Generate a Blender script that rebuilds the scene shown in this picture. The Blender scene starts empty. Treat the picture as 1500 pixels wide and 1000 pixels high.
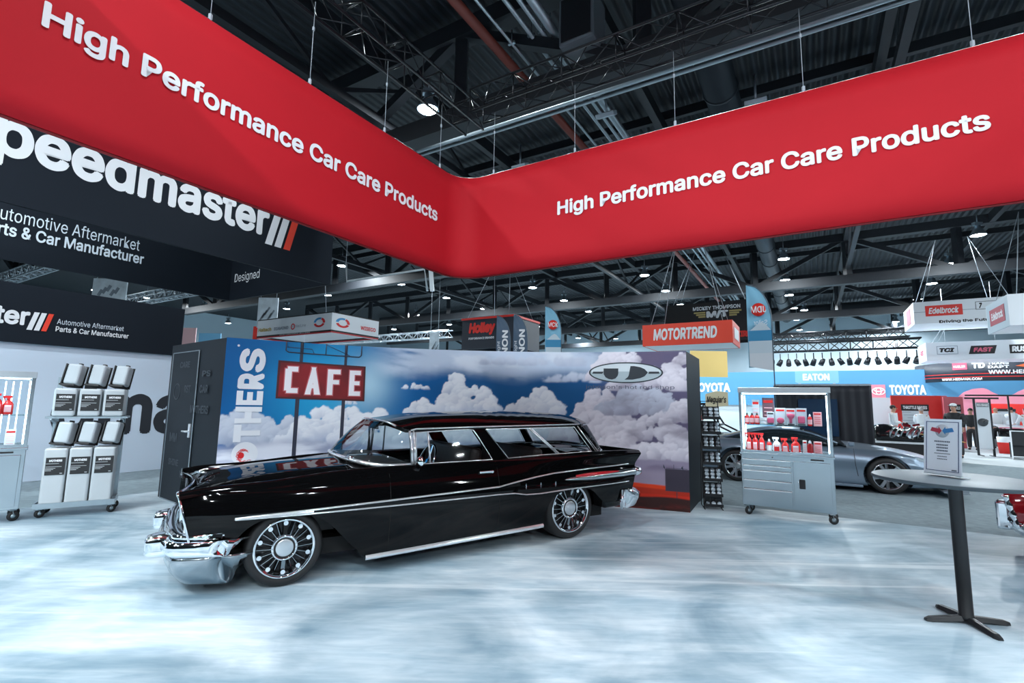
import bpy, bmesh, math, random
import numpy as np
from mathutils import Vector, Matrix
random.seed(7)
SC = bpy.context.scene
COL = SC.collection
V = Vector
PI = math.pi

# ------------------------------------------------------------------ camera
F_PX, PITCH, ROLL, CAM_H = 725.23, math.radians(7.0118), math.radians(0.98142), 1.6
_fw = V((0, math.cos(PITCH), math.sin(PITCH)))
_r0 = V((1, 0, 0))
_u0 = _r0.cross(_fw)
CR = math.cos(ROLL) * _r0 + math.sin(ROLL) * _u0
CU = -math.sin(ROLL) * _r0 + math.cos(ROLL) * _u0
CF = _fw
cd = bpy.data.cameras.new('camera')
cd.sensor_width = 36
cd.lens = F_PX / 1500 * 36
cd.clip_end = 500
cam = bpy.data.objects.new('camera', cd)
COL.objects.link(cam)
cam.matrix_world = Matrix(((CR.x, CU.x, -CF.x, 0), (CR.y, CU.y, -CF.y, 0), (CR.z, CU.z, -CF.z, CAM_H), (0, 0, 0, 1)))
SC.camera = cam

def ray(px, py):
    return CF + CR * ((px - 750) / F_PX) - CU * ((py - 500) / F_PX)
def G(px, py, z=0.0):                 # survey: the point at height z seen at a photo position
    d = ray(px, py)
    return V((0, 0, CAM_H)) + d * ((z - CAM_H) / d.z)
def AT(px, py, Y):                    # survey: the point at world depth Y
    d = ray(px, py)
    return V((0, 0, CAM_H)) + d * (Y / d.y)
def PLN(px, py, p0, n):
    d = ray(px, py)
    return V((0, 0, CAM_H)) + d * ((V(p0) - V((0, 0, CAM_H))).dot(V(n)) / d.dot(V(n)))

# hall axes: HA runs away to the right, HB runs to the right and towards the camera
TH = math.radians(31.166)
HA = V((math.sin(TH), math.cos(TH), 0))
HB = V((math.cos(TH), -math.sin(TH), 0))
UP = V((0, 0, 1))

# ------------------------------------------------------------------ world, light, exposure
w = bpy.data.worlds.new('world'); SC.world = w
w.use_nodes = True
bgn = w.node_tree.nodes['Background']
bgn.inputs[0].default_value = (0.35, 0.55, 0.75, 1)
bgn.inputs[1].default_value = 0.35
SC.view_settings.view_transform = 'Standard'
SC.view_settings.look = 'None'
SC.view_settings.gamma = 1
SC.view_settings.use_curve_mapping = False
SC.view_settings.exposure = 0.25
LAMP_Z = 9.3
LAMP_W = 330
LAMP_COL = (0.86, 0.95, 1.0)
def lamp_light(p, watts=LAMP_W, size=0.55):
    ld = bpy.data.lights.new('lamp_light', 'AREA')
    ld.shape = 'DISK'; ld.size = size; ld.energy = watts; ld.color = LAMP_COL
    o = bpy.data.objects.new('lamp_light', ld); COL.objects.link(o)
    o.location = p
    return o
# out-of-frame hall lamps, with extra lights added behind the camera to brighten upright faces
for q in [(-6.5, 5.5), (-1, 2.0), (4.5, -1.5), (9.2, 5.2), (15, 1.5), (-12.5, 9)]:
    lamp_light((q[0], q[1], LAMP_Z), 210)
for q in [(-10, -.5), (-8, -2.5), (-4.5, -4.5), (-2.5, -5.5), (1, -8), (3, -9), (9, -4.5), (11, -5.5), (-14, -7), (-12, -9)]:
    lamp_light((q[0], q[1], LAMP_Z), 380, .4)
for q in [(-6, -13), (-4, -15), (4, -16), (6, -18), (12, -12.5), (14, -13.5), (20, -6.5), (22, -7.5)]:
    lamp_light((q[0], q[1], LAMP_Z), 550, .4)

# unseen lights added to either side to brighten the hanging signs
for q in [(14, 4), (18, 9), (24, 13), (28, 6), (21, 2), (-12, 7.5), (-18, 12), (-16, 5)]:
    lamp_light((q[0], q[1], LAMP_Z), 420, .4)

# ------------------------------------------------------------------ materials
_M = {}
def mat(name, col, rough=0.5, metal=0.0, emit=0.0, coat=0.0, noise=0.0, nscale=20, bump=0.0, spec=0.5, alpha=1.0):
    if name in _M: return _M[name]
    m = bpy.data.materials.new(name); m.use_nodes = True
    nt = m.node_tree; p = nt.nodes['Principled BSDF']
    p.inputs['Base Color'].default_value = (*col, 1)
    p.inputs['Roughness'].default_value = rough
    p.inputs['Metallic'].default_value = metal
    p.inputs['Specular IOR Level'].default_value = spec
    if coat:
        p.inputs['Coat Weight'].default_value = coat
        p.inputs['Coat Roughness'].default_value = 0.02
    if emit:
        p.inputs['Emission Color'].default_value = (*col, 1)
        p.inputs['Emission Strength'].default_value = emit
    if alpha < 1: p.inputs['Alpha'].default_value = alpha
    if noise or bump:
        tc = nt.nodes.new('ShaderNodeTexCoord'); nz = nt.nodes.new('ShaderNodeTexNoise')
        nz.inputs['Scale'].default_value = nscale; nz.inputs['Detail'].default_value = 6
        nt.links.new(tc.outputs['Object'], nz.inputs['Vector'])
        if noise:
            mx = nt.nodes.new('ShaderNodeMix'); mx.data_type = 'RGBA'
            mx.inputs[6].default_value = (*[c * (1 - noise) for c in col], 1)
            mx.inputs[7].default_value = (*[min(1, c * (1 + noise)) for c in col], 1)
            nt.links.new(nz.outputs['Fac'], mx.inputs[0]); nt.links.new(mx.outputs[2], p.inputs['Base Color'])
        if bump:
            b = nt.nodes.new('ShaderNodeBump'); b.inputs['Strength'].default_value = bump; b.inputs['Distance'].default_value = 0.02
            nt.links.new(nz.outputs['Fac'], b.inputs['Height']); nt.links.new(b.outputs['Normal'], p.inputs['Normal'])
    _M[name] = m
    return m
def glass(name, tint=(0.85, 0.93, 0.95), refl=0.12):
    if name in _M: return _M[name]
    m = bpy.data.materials.new(name); m.use_nodes = True
    nt = m.node_tree; nt.nodes.remove(nt.nodes['Principled BSDF'])
    t = nt.nodes.new('ShaderNodeBsdfTransparent'); t.inputs[0].default_value = (*tint, 1)
    g = nt.nodes.new('ShaderNodeBsdfGlossy'); g.inputs['Roughness'].default_value = 0.02
    lw = nt.nodes.new('ShaderNodeLayerWeight'); lw.inputs[0].default_value = refl
    mx = nt.nodes.new('ShaderNodeMixShader')
    nt.links.new(lw.outputs['Fresnel'], mx.inputs[0]); nt.links.new(t.outputs[0], mx.inputs[1]); nt.links.new(g.outputs[0], mx.inputs[2])
    nt.links.new(mx.outputs[0], nt.nodes['Material Output'].inputs[0])
    _M[name] = m
    return m

# ------------------------------------------------------------------ mesh helpers
class MB:
    def __init__(s): s.v = []; s.f = []; s.sm = []
    def add(s, vs, fs, smooth=False):
        o = len(s.v); s.v += [tuple(v) for v in vs]
        s.f += [tuple(i + o for i in f) for f in fs]; s.sm += [smooth] * len(fs)
        return s
    def box(s, c, d, rz=0.0, M=None):
        x, y, z = d[0] / 2, d[1] / 2, d[2] / 2
        R = Matrix.Rotation(rz, 3, 'Z') if M is None else M
        vs = [R @ V((sx * x, sy * y, sz * z)) + V(c) for sx in (-1, 1) for sy in (-1, 1) for sz in (-1, 1)]
        return s.add(vs, [(0, 1, 3, 2), (4, 6, 7, 5), (0, 4, 5, 1), (2, 3, 7, 6), (0, 2, 6, 4), (1, 5, 7, 3)])
    def beam(s, p, q, wx, wz=None):          # square bar between two points
        wz = wz or wx; p = V(p); q = V(q); d = (q - p).normalized()
        u = d.cross(UP)
        u = u.normalized() if u.length > 1e-4 else V((1, 0, 0))
        n = u.cross(d)
        vs = [e + u * (a * wx / 2) + n * (b * wz / 2) for e in (p, q) for a, b in ((-1, -1), (1, -1), (1, 1), (-1, 1))]
        return s.add(vs, [(0, 1, 2, 3), (7, 6, 5, 4), (0, 4, 5, 1), (1, 5, 6, 2), (2, 6, 7, 3), (3, 7, 4, 0)])
    def tube(s, pts, r, n=8, closed=False, caps=True):
        pts = [V(p) for p in pts]; N = len(pts); rr = r if isinstance(r, (list, tuple)) else [r] * N
        vs = []; prev = None
        for i, p in enumerate(pts):
            if closed: d = pts[(i + 1) % N] - pts[i - 1]
            else: d = pts[min(i + 1, N - 1)] - pts[max(i - 1, 0)]
            d = d.normalized() if d.length > 1e-9 else V((0, 0, 1))
            if prev is None:
                u = d.cross(UP)
                if u.length < 1e-3: u = d.cross(V((1, 0, 0)))
            else: u = prev - d * prev.dot(d)
            u.normalize(); prev = u; k = d.cross(u)
            vs += [p + (u * math.cos(2 * PI * j / n) + k * math.sin(2 * PI * j / n)) * rr[i] for j in range(n)]
        fs = []
        for i in range(N if closed else N - 1):
            for j in range(n):
                a = i * n + j; b = i * n + (j + 1) % n; i2 = ((i + 1) % N) * n
                fs.append((a, b, i2 + (j + 1) % n, i2 + j))
        s.add(vs, fs, True)
        if caps and not closed:
            s.f += [tuple(len(s.v) - len(vs) + j for j in reversed(range(n))), tuple(len(s.v) - n + j for j in range(n))]; s.sm += [False, False]
        return s
    def cyl(s, p, q, r, n=16, r2=None): return s.tube([p, q], [r, r if r2 is None else r2], n)
    def lathe(s, prof, n=32, c=(0, 0, 0), axis='Z', smooth=True):   # prof: (radius, height)
        vs = []; M = {'Z': lambda r, a, h: (r * math.cos(a), r * math.sin(a), h), 'Y': lambda r, a, h: (r * math.cos(a), h, r * math.sin(a)), 'X': lambda r, a, h: (h, r * math.cos(a), r * math.sin(a))}[axis]
        for r, h in prof:
            for j in range(n):
                p = M(r, 2 * PI * j / n, h); vs.append((p[0] + c[0], p[1] + c[1], p[2] + c[2]))
        fs = [(i * n + j, i * n + (j + 1) % n, (i + 1) * n + (j + 1) % n, (i + 1) * n + j) for i in range(len(prof) - 1) for j in range(n)]
        return s.add(vs, fs, smooth)
    def prism(s, poly, o, ux, uy, depth):      # polygon in plane (o,ux,uy) thickened along ux x uy by depth (both ways if tuple)
        o = V(o); ux = V(ux); uy = V(uy); n = ux.cross(uy).normalized()
        d0, d1 = depth if isinstance(depth, (tuple, list)) else (0, depth)
        N = len(poly)
        vs = [o + ux * x + uy * y + n * d0 for x, y in poly] + [o + ux * x + uy * y + n * d1 for x, y in poly]
        fs = [tuple(reversed(range(N))), tuple(range(N, 2 * N))] + [(i, (i + 1) % N, N + (i + 1) % N, N + i) for i in range(N)]
        return s.add(vs, fs)
    def grid(s, rows, smooth=True, cu=False, cv=False):   # rows of points
        n = len(rows[0]); vs = [p for r in rows for p in r]; R = len(rows)
        fs = []
        for i in range(R if cv else R - 1):
            for j in range(n if cu else n - 1):
                i2 = (i + 1) % R; j2 = (j + 1) % n
                fs.append((i * n + j, i * n + j2, i2 * n + j2, i2 * n + j))
        return s.add(vs, fs, smooth)
    def ball(s, c, r, n=12, sc=(1, 1, 1)):
        m = n // 2
        vs = [(c[0] + r * sc[0] * math.sin(PI * i / m) * math.cos(2 * PI * j / n), c[1] + r * sc[1] * math.sin(PI * i / m) * math.sin(2 * PI * j / n), c[2] + r * sc[2] * math.cos(PI * i / m)) for i in range(m + 1) for j in range(n)]
        return s.add(vs, [(i * n + j, (i + 1) * n + j, (i + 1) * n + (j + 1) % n, i * n + (j + 1) % n) for i in range(m) for j in range(n)], True)
    def build(s, name, m=None, parent=None, bevel=0, seg=2, recalc=True, M=None, thick=0, subsurf=0):
        me = bpy.data.meshes.new(name); me.from_pydata(s.v, [], s.f); me.update()
        if M is not None: me.transform(M)
        bm = bmesh.new(); bm.from_mesh(me)
        bmesh.ops.remove_doubles(bm, verts=bm.verts, dist=1e-5)
        if recalc: bmesh.ops.recalc_face_normals(bm, faces=bm.faces)
        bm.to_mesh(me); bm.free()
        if len(me.polygons) == len(s.sm): me.polygons.foreach_set('use_smooth', s.sm)
        elif any(s.sm): me.polygons.foreach_set('use_smooth', [True] * len(me.polygons))
        o = bpy.data.objects.new(name, me); COL.objects.link(o)
        if m: me.materials.append(m)
        if parent is not None: o.parent = parent
        if thick:
            sm = o.modifiers.new('s', 'SOLIDIFY'); sm.thickness = thick; sm.offset = -1
        if bevel:
            b = o.modifiers.new('b', 'BEVEL'); b.width = bevel; b.segments = seg; b.limit_method = 'ANGLE'; b.angle_limit = math.radians(40)
        if subsurf:
            ss = o.modifiers.new('ss', 'SUBSURF'); ss.levels = subsurf; ss.render_levels = subsurf
        return o
def tag(o, label=None, cat=None, group=None, kind=None):
    if label: o['label'] = label
    if cat: o['category'] = cat
    if group: o['group'] = group
    if kind: o['kind'] = kind
    return o
def thing(name, label, cat, loc=(0, 0, 0), rz=0.0, group=None):
    o = bpy.data.objects.new(name, None); COL.objects.link(o)
    o.location = loc; o.rotation_euler = (0, 0, rz); o.empty_display_size = 0.2
    return tag(o, label, cat, group)
def children(o): return [c for c in COL.objects if c.parent == o]
def copy_tree(o, parent=None):
    c = o.copy(); COL.objects.link(c)
    if parent is not None: c.parent = parent
    for ch in children(o): copy_tree(ch, c)
    return c
def frame(o, x, y):
    x = V(x).normalized(); y = V(y).normalized(); n = x.cross(y).normalized()
    return Matrix(((x.x, y.x, n.x, o[0]), (x.y, y.y, n.y, o[1]), (x.z, y.z, n.z, o[2]), (0, 0, 0, 1)))
_FONT = None
try:
    import os
    _fp = os.path.join(bpy.utils.system_resource('DATAFILES'), 'fonts', 'Inter.woff2')
    if os.path.exists(_fp): _FONT = bpy.data.fonts.load(_fp)
except Exception: _FONT = None
def text(body, o, ux, uy, width, height, m, parent=None, bold=0.02, shear=0.0, ext=0.004, name='lettering', off=0.004, align='L', spacing=1.0, warp=None):
    """raised lettering: lower-left at o, fitted to width x cap-box height"""
    cu = bpy.data.curves.new('t', 'FONT'); cu.body = body; cu.shear = shear; cu.space_character = spacing
    cu.resolution_u = 4
    if _FONT: cu.font = _FONT
    ob = bpy.data.objects.new('t', cu); COL.objects.link(ob)
    dg = bpy.context.evaluated_depsgraph_get(); dg.update()
    me = bpy.data.meshes.new_from_object(ob.evaluated_get(dg))
    bpy.data.objects.remove(ob); bpy.data.curves.remove(cu)
    if bold > 0:                      # heavier weight: the same outline struck eight times around itself
        bm = bmesh.new()
        for k in range(8):
            m2 = me.copy(); m2.transform(Matrix.Translation((bold * math.cos(k * PI / 4), bold * math.sin(k * PI / 4), k * .0003)))
            bm.from_mesh(m2); bpy.data.meshes.remove(m2)
        bm.to_mesh(me); bm.free()
    n = len(me.vertices); co = np.zeros(n * 3); me.vertices.foreach_get('co', co); co = co.reshape(-1, 3)
    lo = co.min(0); hi = co.max(0)
    co[:, 0] = (co[:, 0] - lo[0]) / max(1e-6, hi[0] - lo[0]) * width
    if height: co[:, 1] = (co[:, 1] - lo[1]) / max(1e-6, hi[1] - lo[1]) * height
    if align == 'C': co[:, 0] -= width / 2
    if warp is not None:
        P = []
        for x, y, z in co:
            p = warp(x, y); P.append(p + (V((0, 0, CAM_H)) - p).normalized() * z if parent is None or parent.location.length < .01 else p + V((0, -z, 0)))
        me.vertices.foreach_set('co', np.array([tuple(p) for p in P]).ravel())
        me.update()
        Mx = Matrix.Identity(4)
    else:
        co[:, 2] = off + co[:, 2]
        me.vertices.foreach_set('co', co.ravel())
        Mx = frame(o, ux, uy)
    me.transform(Mx); me.update()
    me.name = name
    me.polygons.foreach_set('use_smooth', [False] * len(me.polygons))
    t = bpy.data.objects.new(name, me); COL.objects.link(t); me.materials.append(m)
    if parent is not None:
        t.parent = parent
    return t
def struct(o): o['kind'] = 'structure'; return o
def rel(parent, p):      # world point into a thing's own space (things only move and turn about z)
    return Matrix.Rotation(-parent.rotation_euler.z, 3, 'Z') @ (V(p) - parent.location)

WHITE = mat('white_print', (0.82, 0.84, 0.87), 0.5)
BLACK = mat('black_print', (0.01, 0.01, 0.012), 0.5)
CHROME = mat('chrome', (0.82, 0.86, 0.9), 0.05, 1.0)
STEEL = mat('brushed_steel', (0.46, 0.52, 0.56), 0.24, 1.0, noise=0.08, nscale=3)
RUBBER = mat('black_rubber', (0.012, 0.012, 0.013), 0.6, bump=0.1, nscale=80)
DARKMETAL = mat('dark_metal', (0.02, 0.023, 0.028), 0.5, 0.3)
REDP = mat('red_print', (0.72, 0.015, 0.02), 0.5)
# ------------------------------------------------------------------ floor, carpet, hall shell
def nodes(name):
    m = bpy.data.materials.new(name); m.use_nodes = True
    return m, m.node_tree, m.node_tree.nodes['Principled BSDF']
def floor_mat():
    m, nt, p = nodes('white_washed_vinyl')
    N = nt.nodes.new; L = nt.links.new
    tc = N('ShaderNodeTexCoord')
    def streak(rot, sc, nscale, detail, dist=0.0):
        mp = N('ShaderNodeMapping'); mp.inputs['Rotation'].default_value = (0, 0, rot); mp.inputs['Scale'].default_value = sc
        L(tc.outputs['Object'], mp.inputs['Vector'])
        n = N('ShaderNodeTexNoise'); n.inputs['Scale'].default_value = nscale; n.inputs['Detail'].default_value = detail; n.inputs['Distortion'].default_value = dist
        L(mp.outputs[0], n.inputs['Vector']); return n.outputs['Fac']
    def ramp(s, a, b, ca, cb):
        r = N('ShaderNodeValToRGB'); r.color_ramp.elements[0].position = a; r.color_ramp.elements[1].position = b
        r.color_ramp.elements[0].color = (*ca, 1); r.color_ramp.elements[1].color = (*cb, 1); L(s, r.inputs[0]); return r.outputs[0]
    def mix(f, a, b, kind='MIX'):
        x = N('ShaderNodeMix'); x.data_type = 'RGBA'; x.blend_type = kind
        if isinstance(f, float): x.inputs[0].default_value = f
        else: L(f, x.inputs[0])
        L(a, x.inputs[6]); L(b, x.inputs[7]); return x.outputs[2]
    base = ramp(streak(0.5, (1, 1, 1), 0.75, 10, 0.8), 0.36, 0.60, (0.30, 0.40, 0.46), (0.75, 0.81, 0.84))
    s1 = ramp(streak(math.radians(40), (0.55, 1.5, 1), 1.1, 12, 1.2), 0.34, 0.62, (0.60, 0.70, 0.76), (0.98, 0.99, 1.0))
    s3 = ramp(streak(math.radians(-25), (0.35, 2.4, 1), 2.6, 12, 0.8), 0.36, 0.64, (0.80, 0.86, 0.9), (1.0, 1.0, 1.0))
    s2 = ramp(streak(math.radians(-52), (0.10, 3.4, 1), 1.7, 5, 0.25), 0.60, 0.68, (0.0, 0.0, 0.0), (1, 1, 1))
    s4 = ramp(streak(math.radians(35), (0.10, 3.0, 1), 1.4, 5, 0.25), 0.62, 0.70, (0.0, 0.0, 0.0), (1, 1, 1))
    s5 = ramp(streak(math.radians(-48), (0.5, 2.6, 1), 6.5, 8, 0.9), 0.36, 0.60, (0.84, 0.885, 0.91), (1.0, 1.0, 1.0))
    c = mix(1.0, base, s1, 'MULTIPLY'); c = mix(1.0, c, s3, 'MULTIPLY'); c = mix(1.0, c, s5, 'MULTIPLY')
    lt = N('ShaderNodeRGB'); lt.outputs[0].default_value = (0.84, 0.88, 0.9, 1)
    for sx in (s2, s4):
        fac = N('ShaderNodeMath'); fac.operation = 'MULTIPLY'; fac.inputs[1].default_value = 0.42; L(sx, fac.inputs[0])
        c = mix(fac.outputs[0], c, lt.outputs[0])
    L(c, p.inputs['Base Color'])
    p.inputs['Roughness'].default_value = 0.42; p.inputs['Specular IOR Level'].default_value = 0.35
    return m
fl = MB()
# booth floor: edge against the carpet runs along the hall axes
E0 = G(1240, 760); 
eb = E0.dot(HA)                      # booth floor ends at this distance along HA
el = -9.55                           # and at this distance along HB on the left side
fa0, fb1 = -14.0, 16.0
def H2(a_, b_, z=0.0): return HA * a_ + HB * b_ + UP * z
fl.add([H2(fa0, el, .012), H2(fa0, fb1, .012), H2(eb, fb1, .012), H2(eb, el, .012), H2(fa0, el, 0), H2(fa0, fb1, 0), H2(eb, fb1, 0), H2(eb, el, 0)],
       [(0, 1, 2, 3), (0, 4, 5, 1), (1, 5, 6, 2), (2, 6, 7, 3), (3, 7, 4, 0)])
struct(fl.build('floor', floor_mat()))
cp = MB(); cp.add([H2(-40, -62), H2(-40, 75), H2(62, 75), H2(62, -62)], [(0, 1, 2, 3)])
cpm = mat('grey_carpet', (0.23, 0.295, 0.33), 0.95, noise=0.35, nscale=9, bump=0.3)
struct(cp.build('floor_carpet', cpm))
CZ = 11.6
def deck_mat():
    m, nt, p = nodes('corrugated_deck')
    N = nt.nodes.new; L = nt.links.new
    tc = N('ShaderNodeTexCoord'); mp = N('ShaderNodeMapping'); mp.inputs['Rotation'].default_value = (0, 0, TH)
    wv = N('ShaderNodeTexWave'); wv.inputs['Scale'].default_value = 1.1
    L(tc.outputs['Object'], mp.inputs[0]); L(mp.outputs[0], wv.inputs[0])
    r = N('ShaderNodeValToRGB'); r.color_ramp.elements[0].color = (0.003, 0.005, 0.008, 1); r.color_ramp.elements[1].color = (0.014, 0.020, 0.028, 1)
    L(wv.outputs['Fac'], r.inputs[0]); L(r.outputs[0], p.inputs['Base Color'])
    b = N('ShaderNodeBump'); b.inputs['Distance'].default_value = 0.08; L(wv.outputs['Fac'], b.inputs['Height']); L(b.outputs[0], p.inputs['Normal'])
    p.inputs['Roughness'].default_value = 0.6
    return m
ce = MB(); ce.add([H2(-40, -62, CZ), H2(-40, 75, CZ), H2(62, 75, CZ), H2(62, -62, CZ)], [(3, 2, 1, 0)])
struct(ce.build('ceiling', deck_mat(), recalc=False))
wallm = mat('hall_wall_paint', (0.52, 0.64, 0.72), 0.7, noise=0.04, nscale=0.4)
upm = mat('hall_wall_dark', (0.05, 0.06, 0.07), 0.8)
def hwall(name, p, q, m, z0=0.0, z1=CZ, t=0.3):
    b = MB(); p = V(p); q = V(q); n = (q - p).normalized().cross(UP) * t
    b.add([p + UP * z0, q + UP * z0, q + UP * z1, p + UP * z1, p + n + UP * z0, q + n + UP * z0, q + n + UP * z1, p + n + UP * z1],
          [(0, 1, 2, 3), (4, 7, 6, 5), (0, 4, 5, 1), (1, 5, 6, 2), (2, 6, 7, 3), (3, 7, 4, 0)])
    return struct(b.build(name, m))
hwall('wall_far', H2(62, -62), H2(62, 75), wallm)
hwall('wall_left', H2(-40, -62), H2(62, -62), wallm)
hwall('wall_right', H2(62, 75), H2(-40, 75), wallm)
hwall('wall_back', H2(-40, 75), H2(-40, -62), upm)
# panel joints and roller doors of the far wall
tr = MB()
for k in range(-6, 13): tr.box(H2(61.95, k * 6.0, 5.5), (0.08, 0.12, 11.0), -TH)
struct(tr.build('trim_1', mat('joint_grey', (0.3, 0.38, 0.44), 0.7)))
for i, bb in enumerate((14, 22, 30.5, 39)):
    d = MB(); d.box(H2(61.9, bb, 3.6), (6.2, 0.2, 7.2), -TH)
    for k in range(17): d.box(H2(61.78, bb, 0.2 + k * .42), (6.0, .04, .03), -TH)
    struct(d.build('door_%d' % (i + 1), mat('roller_door', (0.6, 0.7, 0.77), 0.6)))

# hanging roof steel: deep girders along HB, beams along HA
steelm = mat('roof_steel', (0.014, 0.017, 0.022), 0.55, 0.2, noise=0.3, nscale=2)
steell = mat('roof_steel_pale', (0.16, 0.19, 0.22), 0.5, 0.4)
gz0, gz1 = 8.55, 10.9
ga = [9.2, 20.5, 32, 43.5, 55]
for i, a_ in enumerate(ga):
    g = MB()
    for z, wd, ht in ((gz0, .46, .5), (gz1, .46, .45)):
        g.beam(H2(a_, -44, z), H2(a_, 74, z), wd, ht)
    k = -44
    j = 0
    while k < 74:
        g.beam(H2(a_, k, gz0), H2(a_, k, gz1), .3)
        g.beam(H2(a_, k, gz0 if j % 2 else gz1), H2(a_, k + 4.6, gz1 if j % 2 else gz0), .24)
        k += 4.6; j += 1
    struct(g.build('girder', steelm))
for i in range(-5, 12):
    g = MB(); b_ = i * 5.9 + 2.0
    g.beam(H2(-39, b_, 10.9), H2(61, b_, 10.9), .22, .42)
    if i % 2 == 0:
        g.beam(H2(-39, b_, 9.2), H2(61, b_, 9.2), .18, .22)
        k = -39.0
        while k < 60:
            g.beam(H2(k, b_, 9.2), H2(k + 2.9, b_, 10.8), .1); g.beam(H2(k + 2.9, b_, 10.8), H2(k + 5.8, b_, 9.2), .1); k += 5.8
    struct(g.build('roof_beam', steelm))
for i in range(9):
    g = MB(); a_ = 3 + i * 6.5
    g.beam(H2(a_, -44, 11.25), H2(a_, 74, 11.25), .16, .3)
    struct(g.build('purlin', steelm))
# ------------------------------------------------------------------ hanging red banner ring
BC = V((-1.002, 9.0, 0))
LA, LB_ = 6.75, 9.45
BZ0, BZ1 = 3.845, 5.73
def ring_path(c0, la, lb, r=0.5, seg=10):
    """closed loop: c0 far corner, sides run -HA (la) and +HB (lb)"""
    cs = [c0, c0 + HB * lb, c0 + HB * lb - HA * la, c0 - HA * la]
    out = []
    for i in range(4):
        p = cs[i]; d0 = (cs[i - 1] - p).normalized(); d1 = (cs[(i + 1) % 4] - p).normalized()
        c = p + d0 * r + d1 * r
        for k in range(seg + 1):
            t = k / seg * PI / 2
            out.append(c - d1 * r * math.cos(t) - d0 * r * math.sin(t))
    return out
redfab = mat('red_stretch_fabric', (0.50, 0.0065, 0.016), 0.72, noise=0.05, nscale=0.9, bump=0.02, spec=0.3)
banner = thing('hanging_banner', 'red fabric banner ring with rounded corner hanging above the booth', 'banner', BC)
def dense(path, step=0.35):
    out = []
    for i, p in enumerate(path):
        q = path[(i + 1) % len(path)]; n = max(1, int((q - p).length / step))
        out += [p.lerp(q, k / n) for k in range(n)]
    return out
path = dense(ring_path(BC, LA, LB_))
m = MB(); m.grid([[p - BC + UP * z for p in path] for z in np.linspace(BZ0, BZ1, 9)], cu=True)
m.build('fabric', redfab, banner, thick=0.03)
m = MB(); m.tube([p - BC + UP * (BZ1 + .012) for p in path], 0.016, 6, closed=True); m.build('top_tube', STEEL, banner)
m = MB(); m.tube([p - BC + UP * (BZ0 - .01) for p in path], 0.016, 6, closed=True); m.build('bottom_tube', mat('dark_red', (.2, .004, .008), .6), banner)
text('High Performance Car Care Products', UP * 4.655 - HA * 5.975 + HB * .0, HA, UP, 5.24, 0.31, WHITE, banner, bold=0.026, off=.045, ext=.006)
text('High Performance Car Care Products', UP * 4.635 + HB * 2.035, HB, UP, 5.33, 0.31, WHITE, banner, bold=0.026, off=.045, ext=.006)
wire = mat('steel_wire', (.4, .45, .5), .5, .2)
for side, ds in ((0, (5.4, 4.65, 3.37, 2.016, .668)), (1, (.716, 2.33, 3.958, 5.615, 7.294))):
    for d in ds:
        q = (-HA if side == 0 else HB) * d
        m = MB(); m.cyl(q + UP * BZ1, q + UP * 6.95, .0045, 5)
        m.box(q + UP * (BZ1 + .05), (.03, .03, .08)); m.box(q + UP * 6.55, (.025, .025, .05))
        m.build('cable', wire, banner)

# ------------------------------------------------------------------ lighting trusses above the ring
def truss(name, p, q, size, mm, label, cat='truss', rc=.024, rl=.012, step=None, group=None, tri=False):
    p = V(p); q = V(q); L_ = (q - p).length; d = (q - p) / L_; s = d.cross(UP).normalized()
    if tri: off = [s * -size / 2 + UP * size, s * size / 2 + UP * size, V((0, 0, 0))]
    else: off = [s * -size / 2, s * size / 2, s * size / 2 + UP * size, s * -size / 2 + UP * size]
    t = thing(name, label, cat, p, group=group)
    m = MB()
    for o in off: m.cyl(o, o + d * L_, rc, 6)
    m.build('chord', mm, t)
    m = MB(); step = step or size; n = max(1, int(L_ / step)); K = len(off)
    for k in range(n):
        for i in range(K):
            a, b = (off[i], off[(i + 1) % K]) if k % 2 else (off[(i + 1) % K], off[i])
            m.cyl(a + d * (k * L_ / n), b + d * ((k + 1) * L_ / n), rl, 4)
            if k % 2 == 0: m.cyl(off[i] + d * (k * L_ / n), off[(i + 1) % K] + d * (k * L_ / n), rl, 4)
    m.build('lacing', mm, t)
    return t
trussm = mat('black_truss', (.012, .014, .018), .35, .6)
truss('box_truss', BC + UP * 6.93 - HA * 7.2, BC + UP * 6.93 + HA * .35, .42, trussm, 'black lighting truss above the left side of the red banner', group=None)
truss('box_truss', BC + UP * 6.97 + HB * .3, BC + UP * 6.97 + HB * 10.2, .45, trussm, 'black lighting truss above the right side of the red banner')
# ------------------------------------------------------------------ curved mural wall with printed sky
MC = V((0.0071, 1.34, 0)); MR = 6.8575
U0, U1, MH = -4.283, 2.772, 2.44
def MU(u, z, off=0.0):
    t = u / MR; r = MR - off
    return V((MC.x + r * math.sin(t), MC.y + r * math.cos(t), z))
def smooth(x): x = np.clip(x, 0, 1); return x * x * (3 - 2 * x)
def vnoise(x, y, seed):
    xi = np.floor(x).astype(np.int64); yi = np.floor(y).astype(np.int64); fx = x - xi; fy = y - yi
    def h(a, b):
        n = (a * 374761393 + b * 668265263 + seed * 982451653) & 0x7fffffff
        n = ((n ^ (n >> 13)) * 1274126177) & 0x7fffffff
        return ((n ^ (n >> 16)) & 0xffff) / 65535.0
    sx = fx * fx * (3 - 2 * fx); sy = fy * fy * (3 - 2 * fy)
    return (h(xi, yi) * (1 - sx) + h(xi + 1, yi) * sx) * (1 - sy) + (h(xi, yi + 1) * (1 - sx) + h(xi + 1, yi + 1) * sx) * sy
def fbm(x, y, seed, o=5):
    r = 0; a = .5
    for i in range(o): r = r + a * vnoise(x * 2 ** i, y * 2 ** i, seed + i * 17); a *= .5
    return r / (1 - .5 ** o)
def lin(r, g, b): return np.array([((c / 255 + .055) / 1.055) ** 2.4 if c > 10 else c / 255 / 12.92 for c in (r, g, b)])
nu, nv = 560, 200
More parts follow.
